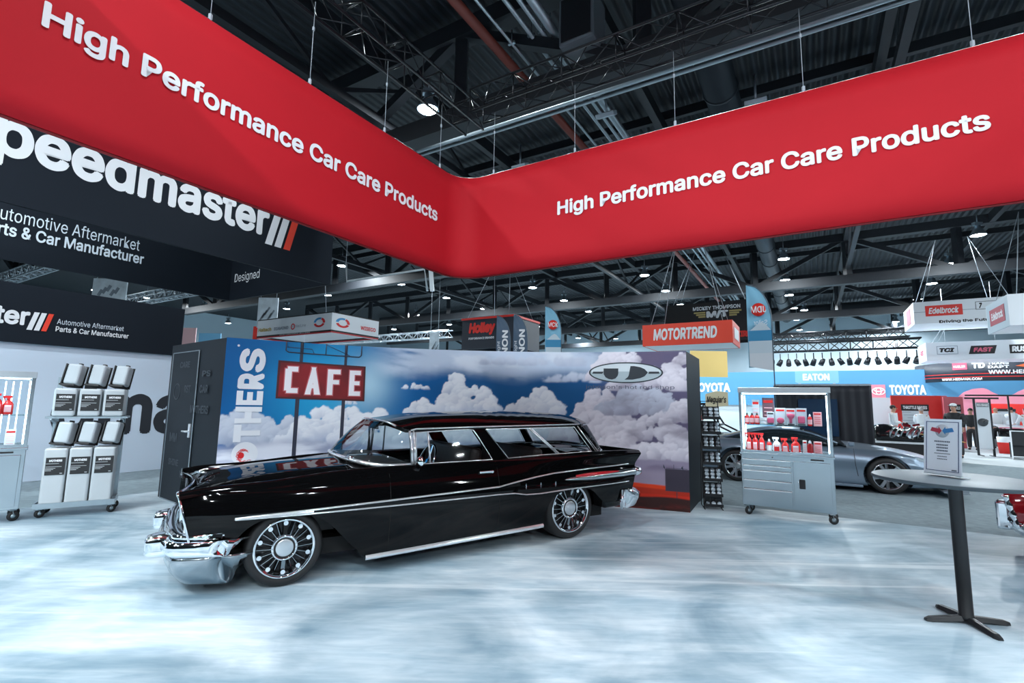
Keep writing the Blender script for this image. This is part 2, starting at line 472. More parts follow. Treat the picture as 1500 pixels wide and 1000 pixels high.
uu = np.linspace(U0, U1, nu); vv = np.linspace(0, MH, nv)
Ug, Zg = np.meshgrid(uu, vv)
def lay(img, a, c):
    a = np.clip(a, 0, 1)[..., None]; return img * (1 - a) + np.asarray(c) * a
# blue ground: deep at the left edge and the middle, bright around the sign
deep = lin(2, 92, 156); brite = lin(34, 164, 216); mid = lin(18, 86, 140)
img = np.zeros((nv, nu, 3)) + deep
g1 = np.exp(-((Ug + 2.9) / .75) ** 2 - ((Zg - 1.75) / .8) ** 2)
img = lay(img, g1 * 1.0, brite)
img = lay(img, smooth((Ug + 1.6) / 1.0), mid)
n1 = fbm(Ug * 1.2, Zg * 1.2, 3)
# streaky high cloud across the top middle
ang = Zg + .10 * (Ug + .5)
st = fbm(Ug * .9 + 3, ang * 4.2, 11, 6)
top = smooth((Zg - 1.90 - .22 * (fbm(Ug * 1.1, Zg * 0, 5) - .5)) / .3) * smooth((Ug + 2.45) / .8) * (1 - smooth((Ug - 1.5) / .6))
img = lay(img, top * smooth((st - .22) / .3), lin(196, 210, 230))
img = lay(img, top * smooth((fbm(Ug * 1.4 + 9, ang * 3.1, 23, 5) - .52) / .2) * .8, lin(226, 234, 246))
img = lay(img, top * smooth((.40 - st) / .15) * .7, lin(90, 130, 176))
sun = np.exp(-((Ug + 2.3) / .35) ** 2 - ((Zg - 1.85) / .4) ** 2)
img = lay(img, sun * .8, lin(190, 224, 240))
# mauve sky to the right
purp = smooth((Ug - 1.2 + .5 * (n1 - .5)) / .7)
img = lay(img, purp, lin(98, 92, 122))
rng = np.random.RandomState(5)
def cumulus(cx, cz, wx, hz, n, white, shade, rmin=.05, rmax=.16, flat=.25, soft=.10, seed=1):
    """heap of round puffs, each lit in the printed picture from the upper left; drawn back to front"""
    global img
    rs = np.random.RandomState(seed)
    P = []
    for i in range(n):
        x = rs.uniform(-1, 1); prof = (1 - abs(x) ** 1.7)
        y = rs.uniform(0, 1) ** .8 * prof
        r = rs.uniform(rmin, rmax) * (1.1 - .45 * y)
        P.append((cz + y * hz, cx + x * wx, r, y))
    P.sort(key=lambda p: -p[0])
    for z, x, r, yy in P:
        i0 = max(0, int((x - 1.5 * r - U0) / (U1 - U0) * nu)); i1 = min(nu, int((x + 1.5 * r - U0) / (U1 - U0) * nu) + 2)
        j0 = max(0, int((z - 1.5 * r) / MH * nv)); j1 = min(nv, int((z + 1.5 * r) / MH * nv) + 2)
        if i1 <= i0 or j1 <= j0: continue
        X = (Ug[j0:j1, i0:i1] - x) / r; Y = (Zg[j0:j1, i0:i1] - z) / r
        nn = (PUF[j0:j1, i0:i1] - .5) * 1.1
        d = np.sqrt(X * X + np.where(Y < 0, Y * 1.25, Y) ** 2) + nn
        a = smooth((1 - d) / soft * .5)
        if flat: a = a * smooth((Zg[j0:j1, i0:i1] - (cz - flat * r)) / .05)
        s = np.clip(.62 + .42 * Y - .18 * X + nn * .25 + .25 * (yy - .3), 0, 1)[..., None]
        c = shade * (1 - s) + white * s
        img[j0:j1, i0:i1] = img[j0:j1, i0:i1] * (1 - a[..., None]) + c * a[..., None]
PUF = fbm(Ug * 9, Zg * 9, 41, 4)
WH = lin(238, 242, 249); SH = lin(146, 164, 198); WHp = lin(236, 232, 242); SHp = lin(128, 120, 148)
wh2 = lin(205, 210, 226); sh2 = lin(130, 140, 170)
# far banks and small puffs
cumulus(-2.55, 1.52, .10, .12, 14, WH, SH, .03, .06, seed=2)
cumulus(-1.60, 1.78, .22, .08, 20, WH, SH, .03, .06, seed=3)
cumulus(-1.45, 1.38, .24, .22, 30, WH, SH, .05, .12, seed=4)
cumulus(-.92, 1.42, .28, .60, 80, WH, SH, .07, .15, seed=5)
cumulus(-.55, 1.46, .30, .40, 55, WH, SH, .06, .14, seed=6)
cumulus(.42, 1.42, .42, .40, 80, WH, SH, .07, .15, seed=7)
cumulus(.30, 2.22, .85, .12, 40, lin(206, 214, 230), lin(160, 174, 202), .08, .15, soft=.4, seed=8)
cumulus(1.0, 1.95, .42, .14, 30, lin(204, 212, 228), lin(160, 172, 200), .06, .12, soft=.4, seed=9)
# left bank over the whole lower part
for k, (x, z, wx, h, n) in enumerate([(-4.0, 1.0, .5, .42, 60), (-3.35, .9, .6, .42, 80), (-2.7, .95, .7, .55, 120), (-2.1, .95, .6, .45, 90), (-1.3, .95, .8, .3, 110), (-.3, .95, .9, .28, 120), (.8, 1.0, .8, .3, 110)]):
    cumulus(x, z, wx, h, n, WH if k > 1 else lin(208, 216, 230), SH if k > 1 else lin(122, 142, 176), .08, .17, 0, seed=20 + k)
low = smooth((1.02 - Zg + .12 * (n1 - .5)) / .16)
band = fbm(Ug * 1.2 + 5, Zg * 6.5, 51, 5)
img = lay(img, low * (1 - purp), lin(152, 160, 186))
img = lay(img, low * (1 - purp) * smooth((band - .45) / .25), lin(226, 230, 242))
img = lay(img, low * purp, lin(150, 140, 164))
# right: big mauve towers
for k, (x, z, wx, h, n) in enumerate([(1.75, 2.0, .42, .5, 70), (2.7, 1.9, .3, .5, 50), (2.2, 1.85, .5, .35, 60), (1.45, 1.3, .42, .55, 80), (2.1, 1.45, .6, .40, 100), (2.75, 1.35, .3, .3, 40), (1.3, 1.02, .6, .42, 80), (2.2, 1.05, .6, .36, 90), (2.8, .95, .3, .3, 40), (1.7, .8, .6, .3, 60), (2.4, .78, .5, .2, 50)]):
    cumulus(x, z, wx, h, n, WHp if k != 4 else wh2, SHp, .07, .16, .3, seed=60 + k)
veil = smooth((Ug - 1.3) / .9) * smooth((fbm(Ug * 1.3 + 2, Zg * 3.4, 71, 4) - .5) / .2) * .55
img = lay(img, veil, lin(108, 94, 120))
# sunset foreground at the bottom right
hz_ = lin(158, 146, 168)
img = lay(img, smooth((.66 - Zg) / .12) * smooth((Ug - .4) / .5), hz_)
img = lay(img, smooth((.385 - .04 * (Ug - 2.4) - Zg) / .012) * smooth((Ug - .2) / .3), lin(226, 66, 26))
img = lay(img, smooth((.33 - .04 * (Ug - 2.4) - Zg) / .02) * smooth((Ug - .2) / .3) * .85, lin(170, 40, 22))
img = lay(img, smooth((.25 - Zg) / .02) * smooth((Ug - .2) / .3), lin(206, 48, 26))
img = lay(img, smooth((.21 - .01 * np.sin(Ug * 7) - Zg) / .02) * smooth((Ug - .2) / .3), lin(58, 30, 28))
img = lay(img, smooth((.14 - .02 * np.sin(Ug * 5) - Zg) / .06) * smooth((Ug - .2) / .3) * smooth((fbm(Ug * 5, Zg * 16, 81, 4) - .35) / .2), lin(96, 34, 30))
# printed roadside board
bb = ((Ug > 2.425) & (Zg > .30) & (Zg < .628)) * 1.0
img = lay(img, bb, lin(62, 56, 70))
mural_root = thing('mural_partition', 'curved partition wall printed with blue sky, clouds and a CAFE sign', 'display wall', (0, 0, 0))
me = bpy.data.meshes.new('mural_panel')
t = uu / MR
X = MC.x + MR * np.sin(t); Y = MC.y + MR * np.cos(t)
co = np.stack([np.tile(X, nv), np.tile(Y, nv), np.repeat(vv, nu)], 1)
idx = np.arange(nu * nv).reshape(nv, nu)
q = np.stack([idx[:-1, :-1], idx[:-1, 1:], idx[1:, 1:], idx[1:, :-1]], -1).reshape(-1, 4)
me.vertices.add(len(co)); me.vertices.foreach_set('co', co.ravel())
me.loops.add(q.size); me.loops.foreach_set('vertex_index', q.ravel())
me.polygons.add(len(q)); me.polygons.foreach_set('loop_start', np.arange(len(q)) * 4)
me.update(calc_edges=True)
ca = me.color_attributes.new('print', 'FLOAT_COLOR', 'POINT')
ca.data.foreach_set('color', np.concatenate([img.reshape(-1, 3), np.ones((nu * nv, 1))], 1).astype(np.float32).ravel())
mm, nt, p = nodes('printed_sky')
at = nt.nodes.new('ShaderNodeVertexColor'); at.layer_name = 'print'
nt.links.new(at.outputs[0], p.inputs['Base Color']); p.inputs['Roughness'].default_value = .45; p.inputs['Specular IOR Level'].default_value = .3
me.materials.append(mm); me.polygons.foreach_set('use_smooth', [True] * len(me.polygons))
o = bpy.data.objects.new('mural_panel', me); COL.objects.link(o); o.parent = mural_root
# dark box behind the print: end faces, back and top
ca_ = mat('charcoal_laminate', (0.010, 0.0145, 0.020), .55, noise=.15, nscale=1.5, spec=.2)
RB = V((3.40, 8.94, 0)); LBk = V((-5.62, 8.17, 0))
front = [MU(u, 0, -.01) for u in np.linspace(U0, U1, 60)]
back = [MU(MR * a, 0, -1.55) for a in np.linspace(math.atan2(RB.x - MC.x, RB.y - MC.y), math.atan2(LBk.x - MC.x, LBk.y - MC.y), 40)]
back[0] = RB; back[-1] = LBk
poly = [(p.x, p.y) for p in front + back]
m = MB(); m.prism(poly, (0, 0, 0), (1, 0, 0), (0, 1, 0), (0, MH - .004)); m.build('carcass', ca_, mural_root)
# door in the left end face
L0 = MU(U0, 0); dl = (L0 - LBk); Ld = dl.length; dl.normalize(); dn = dl.cross(UP)
def LE(x, z, off=0.0): return LBk + dl * x + UP * z + dn * off
frm = mat('door_edge_silver', (.35, .4, .44), .35, .8)
door = MB(); x0, x1, z1 = .12, 1.17, 2.30
door.prism([(x0, .02), (x1, .02), (x1, z1), (x0, z1)], LBk + UP * 0, dl, UP, (.002, .012)); dr = door.build('door', ca_, mural_root)
e = MB()
for (a_, b_) in (((x0, .02), (x0, z1)), ((x0, z1), (x1, z1)), ((x1, z1), (x1, .02)), ((x0, .02), (x1, .02))):
    e.beam(LE(*a_, .012), LE(*b_, .012), .014, .014)
e.build('door_edge', frm, dr)
h = MB(); hx = x1 - .09
h.prism([(hx - .03, 1.0), (hx + .03, 1.0), (hx + .03, 1.2), (hx - .03, 1.2)], LBk, dl, UP, (.012, .03)); h.cyl(LE(hx, 1.09, .02), LE(hx, 1.09, .08), .014, 8); h.cyl(LE(hx + .01, 1.09, .075), LE(hx - .13, 1.09, .075), .012, 8)
h.build('door_handle', mat('handle_white_metal', (.75, .8, .84), .3, .5), dr)
faint = mat('tone_on_tone_print', (0.020, 0.028, 0.036), .4)
for (s_, x, z, wd, ht) in [('MOTHERS', 1.02, 1.36, .66, .12), ('RST', .72, 1.66, .24, .12), ('PS', 1.35, 1.9, .3, .09), ('CARE', .45, 2.05, .4, .1), ('MM', .3, .9, .3, .14), ('CAR', 1.3, 1.66, .3, .12), ('SHINE', .35, .55, .4, .1), ('WAX', .85, .4, .3, .1)]:
    text(s_, LE(x, z), dl, UP, wd, ht, faint, mural_root, bold=.03, off=.0145, ext=.001)
c = MB(); c.lathe([(.13, -.002), (.13, .002), (.115, .002), (.115, -.002), (.13, -.002)], 24, M_ := (0, 0, 0)); c.build('emblem', faint, mural_root, M=frame(LE(.42, 1.68, .0145), dl, UP))
# printed sign and posts: thin print layers following the curve
def mpoly(name, pts, m_, off=.003, n=1):
    """flat print shape following the curved wall: pts (u,z) convex quad rows"""
    b = MB()
    for quad in pts:
        (a0, b0), (a1, b1), (a2, b2), (a3, b3) = quad; N = max(1, int(max(abs(a1 - a0), abs(a2 - a3)) / .08))
        lo = [MU(a0 + (a1 - a0) * k / N, b0 + (b1 - b0) * k / N, off) for k in range(N + 1)]
        hi = [MU(a3 + (a2 - a3) * k / N, b3 + (b2 - b3) * k / N, off) for k in range(N + 1)]
        b.grid([lo, hi], False)
    return b.build(name, m_, mural_root, recalc=False)
def rect(u0, z0, u1, z1): return [(u0, z0), (u1, z0), (u1, z1), (u0, z1)]
navy = mat('print_navy', (.03, .035, .06), .5)
mpoly('sign_post', [rect(-3.335, .3, -3.28, 1.6), rect(-3.315, 2.13, -3.27, 2.44)], navy)
mpoly('sign_post', [rect(-2.68, .3, -2.63, 1.6), rect(-2.675, 2.1, -2.635, 2.44)], navy)
tb = MB()
tb.tube([MU(-3.51, 2.44, .004), MU(-3.51, 2.31, .004), MU(-3.47, 2.285, .004)] + [MU(-3.45 + .99 * k / 8, 2.285 - .02 * k / 8, .004) for k in range(9)] + [MU(-2.43, 2.29, .004), MU(-2.425, 2.44, .004)], .009, 5)
for u in (-3.29, -2.95, -2.655): tb.tube([MU(u, 2.28, .004), MU(u, 2.44, .004)], .007, 5)
tb.tube([MU(-2.95, 2.43, .004), MU(-2.6, 2.28, .004)], .004, 4); tb.tube([MU(-3.49, 2.36, .004), MU(-3.15, 2.35, .004), MU(-3.12, 2.29, .004)], .004, 4)
tb.build('sign_rail', navy, mural_root)
sg = nodes('print_sign_red'); nt = sg[1]
tcn = nt.nodes.new('ShaderNodeTexCoord'); nzn = nt.nodes.new('ShaderNodeTexNoise'); nzn.inputs['Scale'].default_value = 2.2
rp = nt.nodes.new('ShaderNodeValToRGB'); rp.color_ramp.elements[0].position = .35; rp.color_ramp.elements[0].color = (.07, .004, .008, 1); rp.color_ramp.elements[1].position = .65; rp.color_ramp.elements[1].color = (.25, .005, .010, 1)
nt.links.new(tcn.outputs['Object'], nzn.inputs[0]); nt.links.new(nzn.outputs['Fac'], rp.inputs[0]); nt.links.new(rp.outputs[0], sg[2].inputs['Base Color'])
mpoly('sign_border', [[(-3.605, 1.60), (-2.345, 1.578), (-2.352, 2.122), (-3.602, 2.158)]], mat('print_maroon', (.07, .008, .012), .5), .005)
mpoly('sign_board', [[(-3.575, 1.625), (-2.372, 1.605), (-2.378, 2.096), (-3.572, 2.13)]], sg[0], .007)
let = mat('print_letter', (.86, .84, .88), .5); letd = mat('print_letter_edge', (.55, .12, .14), .5)
def letters(off, m_, g):
    cu = lambda u0, z0, u1, z1: rect(u0 - g, z0 - g, u1 + g, z1 + g)
    C_ = [cu(-3.50, 1.72, -3.41, 2.04), cu(-3.47, 2.0, -3.325, 2.075), cu(-3.47, 1.683, -3.315, 1.755)]
    A_ = [[(-3.215 - g, 1.667 - g), (-3.135 + g, 1.667 - g), (-3.075 + g, 2.076 + g), (-3.13 - g, 2.076 + g)], [(-3.085 - g, 1.667 - g), (-3.0 + g, 1.667 - g), (-3.085 + g, 2.076 + g), (-3.14 - g, 2.076 + g)], cu(-3.165, 1.76, -3.05, 1.82)]
    F_ = [cu(-2.905, 1.665, -2.825, 2.055), cu(-2.85, 1.985, -2.72, 2.055), cu(-2.85, 1.83, -2.735, 1.895)]
    E_ = [cu(-2.585, 1.66, -2.51, 2.05), cu(-2.53, 1.983, -2.42, 2.05), cu(-2.53, 1.825, -2.432, 1.885), cu(-2.53, 1.66, -2.417, 1.728)]
    for L_ in (C_, A_, F_, E_): mpoly('sign_letter', L_, m_, off)
letters(.0085, letd, .014); letters(.011, let, 0.0)
# upright brand lettering reading upwards
vw = mat('print_white', (.80, .83, .88), .5)
def up_letter(polys, z0, z1):
    """letter drawn upright in a 1x1 box, turned a quarter so its top points left and it advances upwards"""
    qs = []
    for poly in polys:
        qs.append([(-3.77 - .335 * y, z0 + (z1 - z0) * x) for x, y in poly])
    mpoly('brand_letter', qs, vw, .006)
R_ = lambda x0, y0, x1, y1: [(x0, y0), (x1, y0), (x1, y1), (x0, y1)]
up_letter([R_(.36, 0, .66, .74), R_(.0, .72, 1, 1)], .985, 1.225)
up_letter([R_(0, 0, .3, 1), R_(.7, 0, 1, 1), R_(.3, .38, .7, .64)], 1.245, 1.475)
up_letter([R_(0, 0, .34, 1), R_(.3, .76, 1, 1), R_(.3, .39, .92, .61), R_(.3, 0, 1, .24)], 1.50, 1.70)
def up_text(ch, z0, z1):
    text(ch, None, None, None, 1.0, 1.0, vw, mural_root, bold=.042, ext=0, name='brand_letter', warp=lambda x, y: MU(-3.77 - .335 * y, z0 + (z1 - z0) * x, .006))
up_text('R', 1.725, 1.955)
up_text('S', 1.965, 2.31)
dc = MB(); dc.grid([[MU(-3.945, .82, .0065)] * 33, [MU(-3.945 + .165 * math.cos(2 * PI * k / 32), .82 + .165 * math.sin(2 * PI * k / 32), .0065) for k in range(33)]], False); dc.build('brand_disc', vw, mural_root, recalc=False)
dc = MB(); dc.grid([[MU(-4.13, 2.335, .0065)] * 9, [MU(-4.13 + .017 * math.cos(2 * PI * k / 8), 2.335 + .017 * math.sin(2 * PI * k / 8), .0065) for k in range(9)]], False); dc.build('trade_mark', vw, mural_root, recalc=False)
rl = MB(); rd = random.Random(3)
cxx, czz = -3.945, .82
for k in range(7):
    r = .045 + .011 * k; a0 = .4 + k * .55
    rl.tube([MU(cxx + r * math.cos(a0 + j * .16) * (1 + .12 * math.sin(j * 1.3 + k)), czz + r * math.sin(a0 + j * .16) * (1 + .12 * math.cos(j * 1.7 + k)), .008) for j in range(12)], .0042, 4)
rl.grid([[MU(cxx - .045, czz - .02, .008)] * 13, [MU(cxx - .045 + .04 * math.cos(2 * PI * k / 12), czz - .02 + .045 * math.sin(2 * PI * k / 12), .008) for k in range(13)]], False)
rl.build('brand_emblem', REDP, mural_root, recalc=False)
# oval metal-look emblem
def oval(ru, rz, off, m_, name, uc=1.845, zc=2.105, inner=None):
    b = MB(); N = 64
    a_ = [MU(uc + ru * math.cos(2 * PI * k / N), zc + rz * math.sin(2 * PI * k / N), off) for k in range(N + 1)]
    rows = [[MU(uc + ru * k * math.cos(2 * PI * j / N), zc + rz * k * math.sin(2 * PI * j / N), off) for j in range(N + 1)] for k in (0, .15, .3, .45, .6, .75, .9, 1.0)]
    b.grid(rows, False); return b.build(name, m_, mural_root, recalc=False)
odk = mat('print_ink', (.02, .03, .04), .5); ogr = mat('print_silver', (.42, .52, .56), .5); olt = mat('print_silver_light', (.68, .76, .8), .5)
oval(.58, .168, .004, odk, 'emblem_rim'); oval(.555, .150, .006, ogr, 'emblem_face')
b = MB(); N = 40
for lo, hi in ((0.0, .98),):
    xs = np.linspace(-.97, .97, N)
    b.grid([[MU(1.845 + .555 * x, 2.105 + .150 * math.sqrt(1 - x * x) * .12 + .0, .0075) for x in xs], [MU(1.845 + .555 * x, 2.105 + .150 * math.sqrt(1 - x * x) * .96, .0075) for x in xs]], False)
b.build('emblem_shine', olt, mural_root, recalc=False)
def opoly(pts, off, m_): 
    b = MB(); b.add([MU(1.845 + x * .555, 2.105 + y * .15, off) for x, y in pts], [tuple(range(len(pts)))]); b.build('emblem_letter', m_, mural_root, recalc=False)
arcp = lambda cx, cy, rx, ry, a0, a1, n=14: [(cx + rx * math.cos(a0 + (a1 - a0) * k / n), cy + ry * math.sin(a0 + (a1 - a0) * k / n)) for k in range(n + 1)]
def ogrid(tops, bots):
    xs = np.linspace(tops[0][0], tops[-1][0], 24); b = MB()
    yt = np.interp(xs, [p[0] for p in tops], [p[1] for p in tops]); yb = np.interp(xs, [p[0] for p in bots], [p[1] for p in bots])
    b.grid([[MU(1.845 + x * .555, 2.105 + y * .15, .010) for x, y in zip(xs, yb)], [MU(1.845 + x * .555, 2.105 + y * .15, .010) for x, y in zip(xs, yt)]], False); b.build('emblem_letter', odk, mural_root, recalc=False)
ogrid([(-.62, .45), (-.20, .45)], [(-.62, -.15), (-.57, -.5), (-.48, -.68), (-.38, -.74), (-.28, -.62), (-.22, -.35), (-.20, -.1)])
ogrid([(-.02, -.72), (.06, -.5), (.115, -.15), (.125, .70), (.25, .70), (.42, .58), (.54, .38), (.62, .05)], [(-.02, -.74), (.2, -.74), (.42, -.58), (.54, -.38), (.62, -.02)])
opoly([(-.92, .1), (-.62, .1), (-.66, -.12), (-.95, -.12)], .010, odk)
opoly([(.66, .1), (.93, .1), (.95, -.1), (.64, -.12)], .009, odk)
text("JOHNSON'S HOT ROD SHOP".lower(), None, None, None, 1.38, .075, mat('print_grey_ink', (.10, .11, .16), .5), mural_root, bold=.0, ext=0, warp=lambda x, y: MU(1.21 + x, 1.83 + y, .006))
# printed roadside board: legs and tips
mpoly('printed_board_legs', [rect(2.585, .2, 2.595, .3), rect(2.44, .64, 2.75, .646), rect(2.55, .63, 2.556, .70), rect(2.68, .63, 2.686, .69), [(2.40, .65), (2.425, .625), (2.42, .66), (2.40, .70)], [(2.66, .65), (2.69, .625), (2.685, .66), (2.67, .68)]], navy, .005)
# ------------------------------------------------------------------ black two-door wagon
# own axes: x rearwards from the front axle, y away from the camera side, z up  (near side is y < 0)
paint = mat('black_car_paint', (0.0022, 0.0022, 0.0025), 0.035, spec=0.23)
CAR_P = V((-2.368, 5.145, .012)); CAR_R = math.radians(32.256)
TRIM = mat('bright_trim', (.82, .85, .88), .16, .72)
car = thing('station_wagon', 'glossy black two-door vintage wagon with chrome trim parked on the booth floor', 'car', CAR_P, CAR_R)
def interp(tab, x):
    xs = [r[0] for r in tab]; ys = [r[1] for r in tab]
    if x <= xs[0]: return ys[0]
    if x >= xs[-1]: return ys[-1]
    n = len(xs)
    d = [(ys[i + 1] - ys[i]) / (xs[i + 1] - xs[i]) for i in range(n - 1)]
    mm_ = [d[0]] + [0 if d[i - 1] * d[i] <= 0 else 2 * d[i - 1] * d[i] / (d[i - 1] + d[i]) for i in range(1, n - 1)] + [d[-1]]
    i = max(k for k in range(n - 1) if xs[k] <= x); h = xs[i + 1] - xs[i]; t = (x - xs[i]) / h
    return ys[i] * (1 + 2 * t) * (1 - t) ** 2 + mm_[i] * h * t * (1 - t) ** 2 + ys[i + 1] * t * t * (3 - 2 * t) + mm_[i + 1] * h * t * t * (t - 1)
ZB = [(-.8, .30), (-.5, .26), (-.2, .20), (.3, .17), (.7, .145), (1.7, .175), (2.7, .205), (3.3, .25), (3.7, .30), (4.3, .30)]
ZT = [(-.80, .835), (-.64, .858), (-.17, .88), (.47, .935), (.88, .95), (1.3, .952), (2.2, .960), (3.0, .983), (3.5, 1.0), (4.0, .998), (4.28, .99)]
TM = [(-.80, .865), (-.6, .895), (-.3, .92), (.3, .94), (1.5, .95), (2.6, .95), (3.4, .94), (4.0, .915), (4.28, .885)]      # widest half width
TC = [(-.80, .80), (-.5, .80), (.4, .79), (1.1, .80), (2.2, .81), (3.2, .83), (3.8, .85), (4.28, .85)]                        # crown half width
ZH = [(-.80, .80), (-.74, .85), (-.6, .89), (-.13, .945), (.55, .985), (.9, .995), (3.2, .98), (3.8, .97), (4.28, .96)]       # centre line height
def sect(s):
    zb, zt, tm, tc, zh = (interp(T_, s) for T_ in (ZB, ZT, TM, TC, ZH))
    hollow = smooth(np.array((s - 1.02) / .06)) * (1 - smooth(np.array((s - 3.42) / .08)))
    valley = zt - .055 * (1 - smooth(np.array((s - .2) / .7))) - (.05 * smooth(np.array((s - 3.5) / .4)))
    zv = min(valley, zt - .012)
    pts = [(0, zb), (.6, zb), (tm - .10, zb), (tm - .055, zb + .012), (tm - .03, zb + .06), (tm - .012, .40), (tm - .002, .52), (tm, .60), (tm - .004, .66), (tm - .02, .74), (tm - .045, .82), (tc + .055, zt - .05), (tc + .03, zt - .018), (tc, zt), (tc - .035, zt - .006), (tc - .075, zv - .004)]
    if hollow > .5: pts += [(tc - .085, zv - .05), (tc - .10, .60), (tc - .12, .36), (.3, .34), (0, .34)]
    else: pts += [(tc - .14, zv + (zh - zv) * .16), (.50, zv + (zh - zv) * .56), (.34, zh - .029), (.17, zh - .012), (0, zh - .002)]
    return [(t, float(z)) for t, z in pts]
def shear(s, t, z):
    """lean of the nose and the tail"""
    f = float(1 - smooth(np.array((s + .80) / .75))); r = float(smooth(np.array((s - 3.75) / .5)))
    nose = .10 * max(0.0, 1 - (abs(t) / .62) ** 2) * f          # the bonnet lip runs a little back between the wings
    return s + f * (.84 - z) * .27 + nose - r * (.98 - z) * .33
def body_t(s, z):
    p = sect(s)[3:14]
    for (t0, z0), (t1, z1) in zip(p, p[1:]):
        if z0 <= z <= z1: return t0 + (t1 - t0) * (z - z0) / (z1 - z0)
    return p[-1][0] if z > p[-1][1] else p[0][0]
def body_pt(s, z, off=0.0, near=True):
    t = body_t(s, z) + off
    return V((shear(s, t, z), -t if near else t, z))
def crspline(pts, k=3):
    out = []
    P = [pts[0]] + list(pts) + [pts[-1]]
    for i in range(1, len(P) - 2):
        for j in range(k):
            t = j / k; a, b, c, d = P[i - 1], P[i], P[i + 1], P[i + 2]
            f = lambda n: .5 * (2 * b[n] + (c[n] - a[n]) * t + (2 * a[n] - 5 * b[n] + 4 * c[n] - d[n]) * t * t + (3 * b[n] - a[n] - 3 * c[n] + d[n]) * t ** 3)
            out.append((f(0), f(1)))
    return out + [pts[-1]]
def body_loft(stations, sect_f, shear_f, rnd=True):
    rows = []
    for s in stations:
        sec = sect_f(s); sec = crspline(sec[2:], 3); sec = [(0, sec[0][1]), (.5, sec[0][1])] + sec
        half = [V((shear_f(s, t, z), -t, z)) for t, z in sec]
        other = [V((p.x, -p.y, p.z)) for p in reversed(half[1:-1])]
        rows.append(half + other)
    b = MB(); b.grid(rows, True, cu=True)
    n = len(rows[0])
    for r, base in ((rows[0], 0), (rows[-1], (len(rows) - 1) * n)):       # end panels as a ladder between the two sides
        h = n // 2
        for i in range(h):
            j0 = i; j1 = i + 1; k0 = (n - i) % n; k1 = n - i - 1
            f = [base + j0, base + j1, base + k1, base + k0]
            f = list(dict.fromkeys(f))
            if len(f) > 2: b.f.append(tuple(f)); b.sm.append(False)
    return b
def cutters(polys, t0=.5, t1=1.3):
    b = MB()
    for poly in polys:
        for sg_ in (-1, 1):
            y0, y1 = sorted((sg_ * t0, sg_ * t1))
            N = len(poly)
            vs = [(x, y0, z) for x, z in poly] + [(x, y1, z) for x, z in poly]
            b.add(vs, [tuple(range(N)), tuple(reversed(range(N, 2 * N)))] + [(i, N + i, N + (i + 1) % N, (i + 1) % N) for i in range(N)])
    return b
def boolean_cut(o, cut):
    c = cut.build('cut', None, o.parent)
    md = o.modifiers.new('c', 'BOOLEAN'); md.object = c; md.operation = 'DIFFERENCE'; md.solver = 'EXACT'
    dg = bpy.context.evaluated_depsgraph_get(); dg.update()
    me = bpy.data.meshes.new_from_object(o.evaluated_get(dg)); o.modifiers.clear(); old = o.data; o.data = me
    bpy.data.objects.remove(c); bpy.data.meshes.remove(old)
def arch(poly): return crspline(poly + [poly[0]], 4)[:-1]
st_ = sorted(set([round(x, 3) for x in np.concatenate([np.linspace(-.80, -.5, 9), np.linspace(-.5, 1.0, 22), np.linspace(1.0, 1.1, 4), np.linspace(1.1, 3.4, 30), np.linspace(3.4, 3.5, 4), np.linspace(3.5, 4.28, 16)])]))
bo = body_loft(st_, sect, shear).build('body', paint, car)
fa = arch([(-.46, -.1), (-.44, .15), (-.43, .32), (-.36, .47), (-.22, .575), (0, .61), (.2, .585), (.36, .48), (.5, .33), (.66, .155), (.70, -.1)])
ra = arch([(2.66, -.1), (2.67, .15), (2.71, .38), (2.83, .53), (3.1, .605), (3.36, .565), (3.52, .445), (3.66, .32), (3.74, .2), (3.76, -.1)])
boolean_cut(bo, cutters([fa, ra]))
for pl in bo.data.polygons: pl.use_smooth = True
try: bo.data.set_sharp_from_angle(angle=math.radians(35))
except Exception: pass
def split_part(o, name, test):
    """take the faces that belong to a door or the bonnet out of the body shell"""
    me2 = o.data.copy(); me2.name = name
    for me_, keep in ((me2, True), (o.data, False)):
        bm = bmesh.new(); bm.from_mesh(me_)
        bad = [f for f in bm.faces if test(f.calc_center_median()) != keep]
        bmesh.ops.delete(bm, geom=bad, context='FACES'); bm.to_mesh(me_); bm.free()
    p = bpy.data.objects.new(name, me2); COL.objects.link(p); p.parent = car
    return p
DOOR = {}
for near, sg_ in ((True, -1), (False, 1)):
    DOOR[near] = split_part(bo, 'door', lambda c: .885 < c.x < 2.08 and c.y * sg_ > .72 and c.z > .215)
split_part(bo, 'bonnet', lambda c: -.70 < c.x < .60 and abs(c.y) < .70 and c.z > .70)
# dark inner arches and underbody
ib = MB(); ib.box((1.65, 0, .24), (4.3, 1.3, .14))
ib.build('underbody', mat('underbody_black', (.006, .006, .007), .8), car)

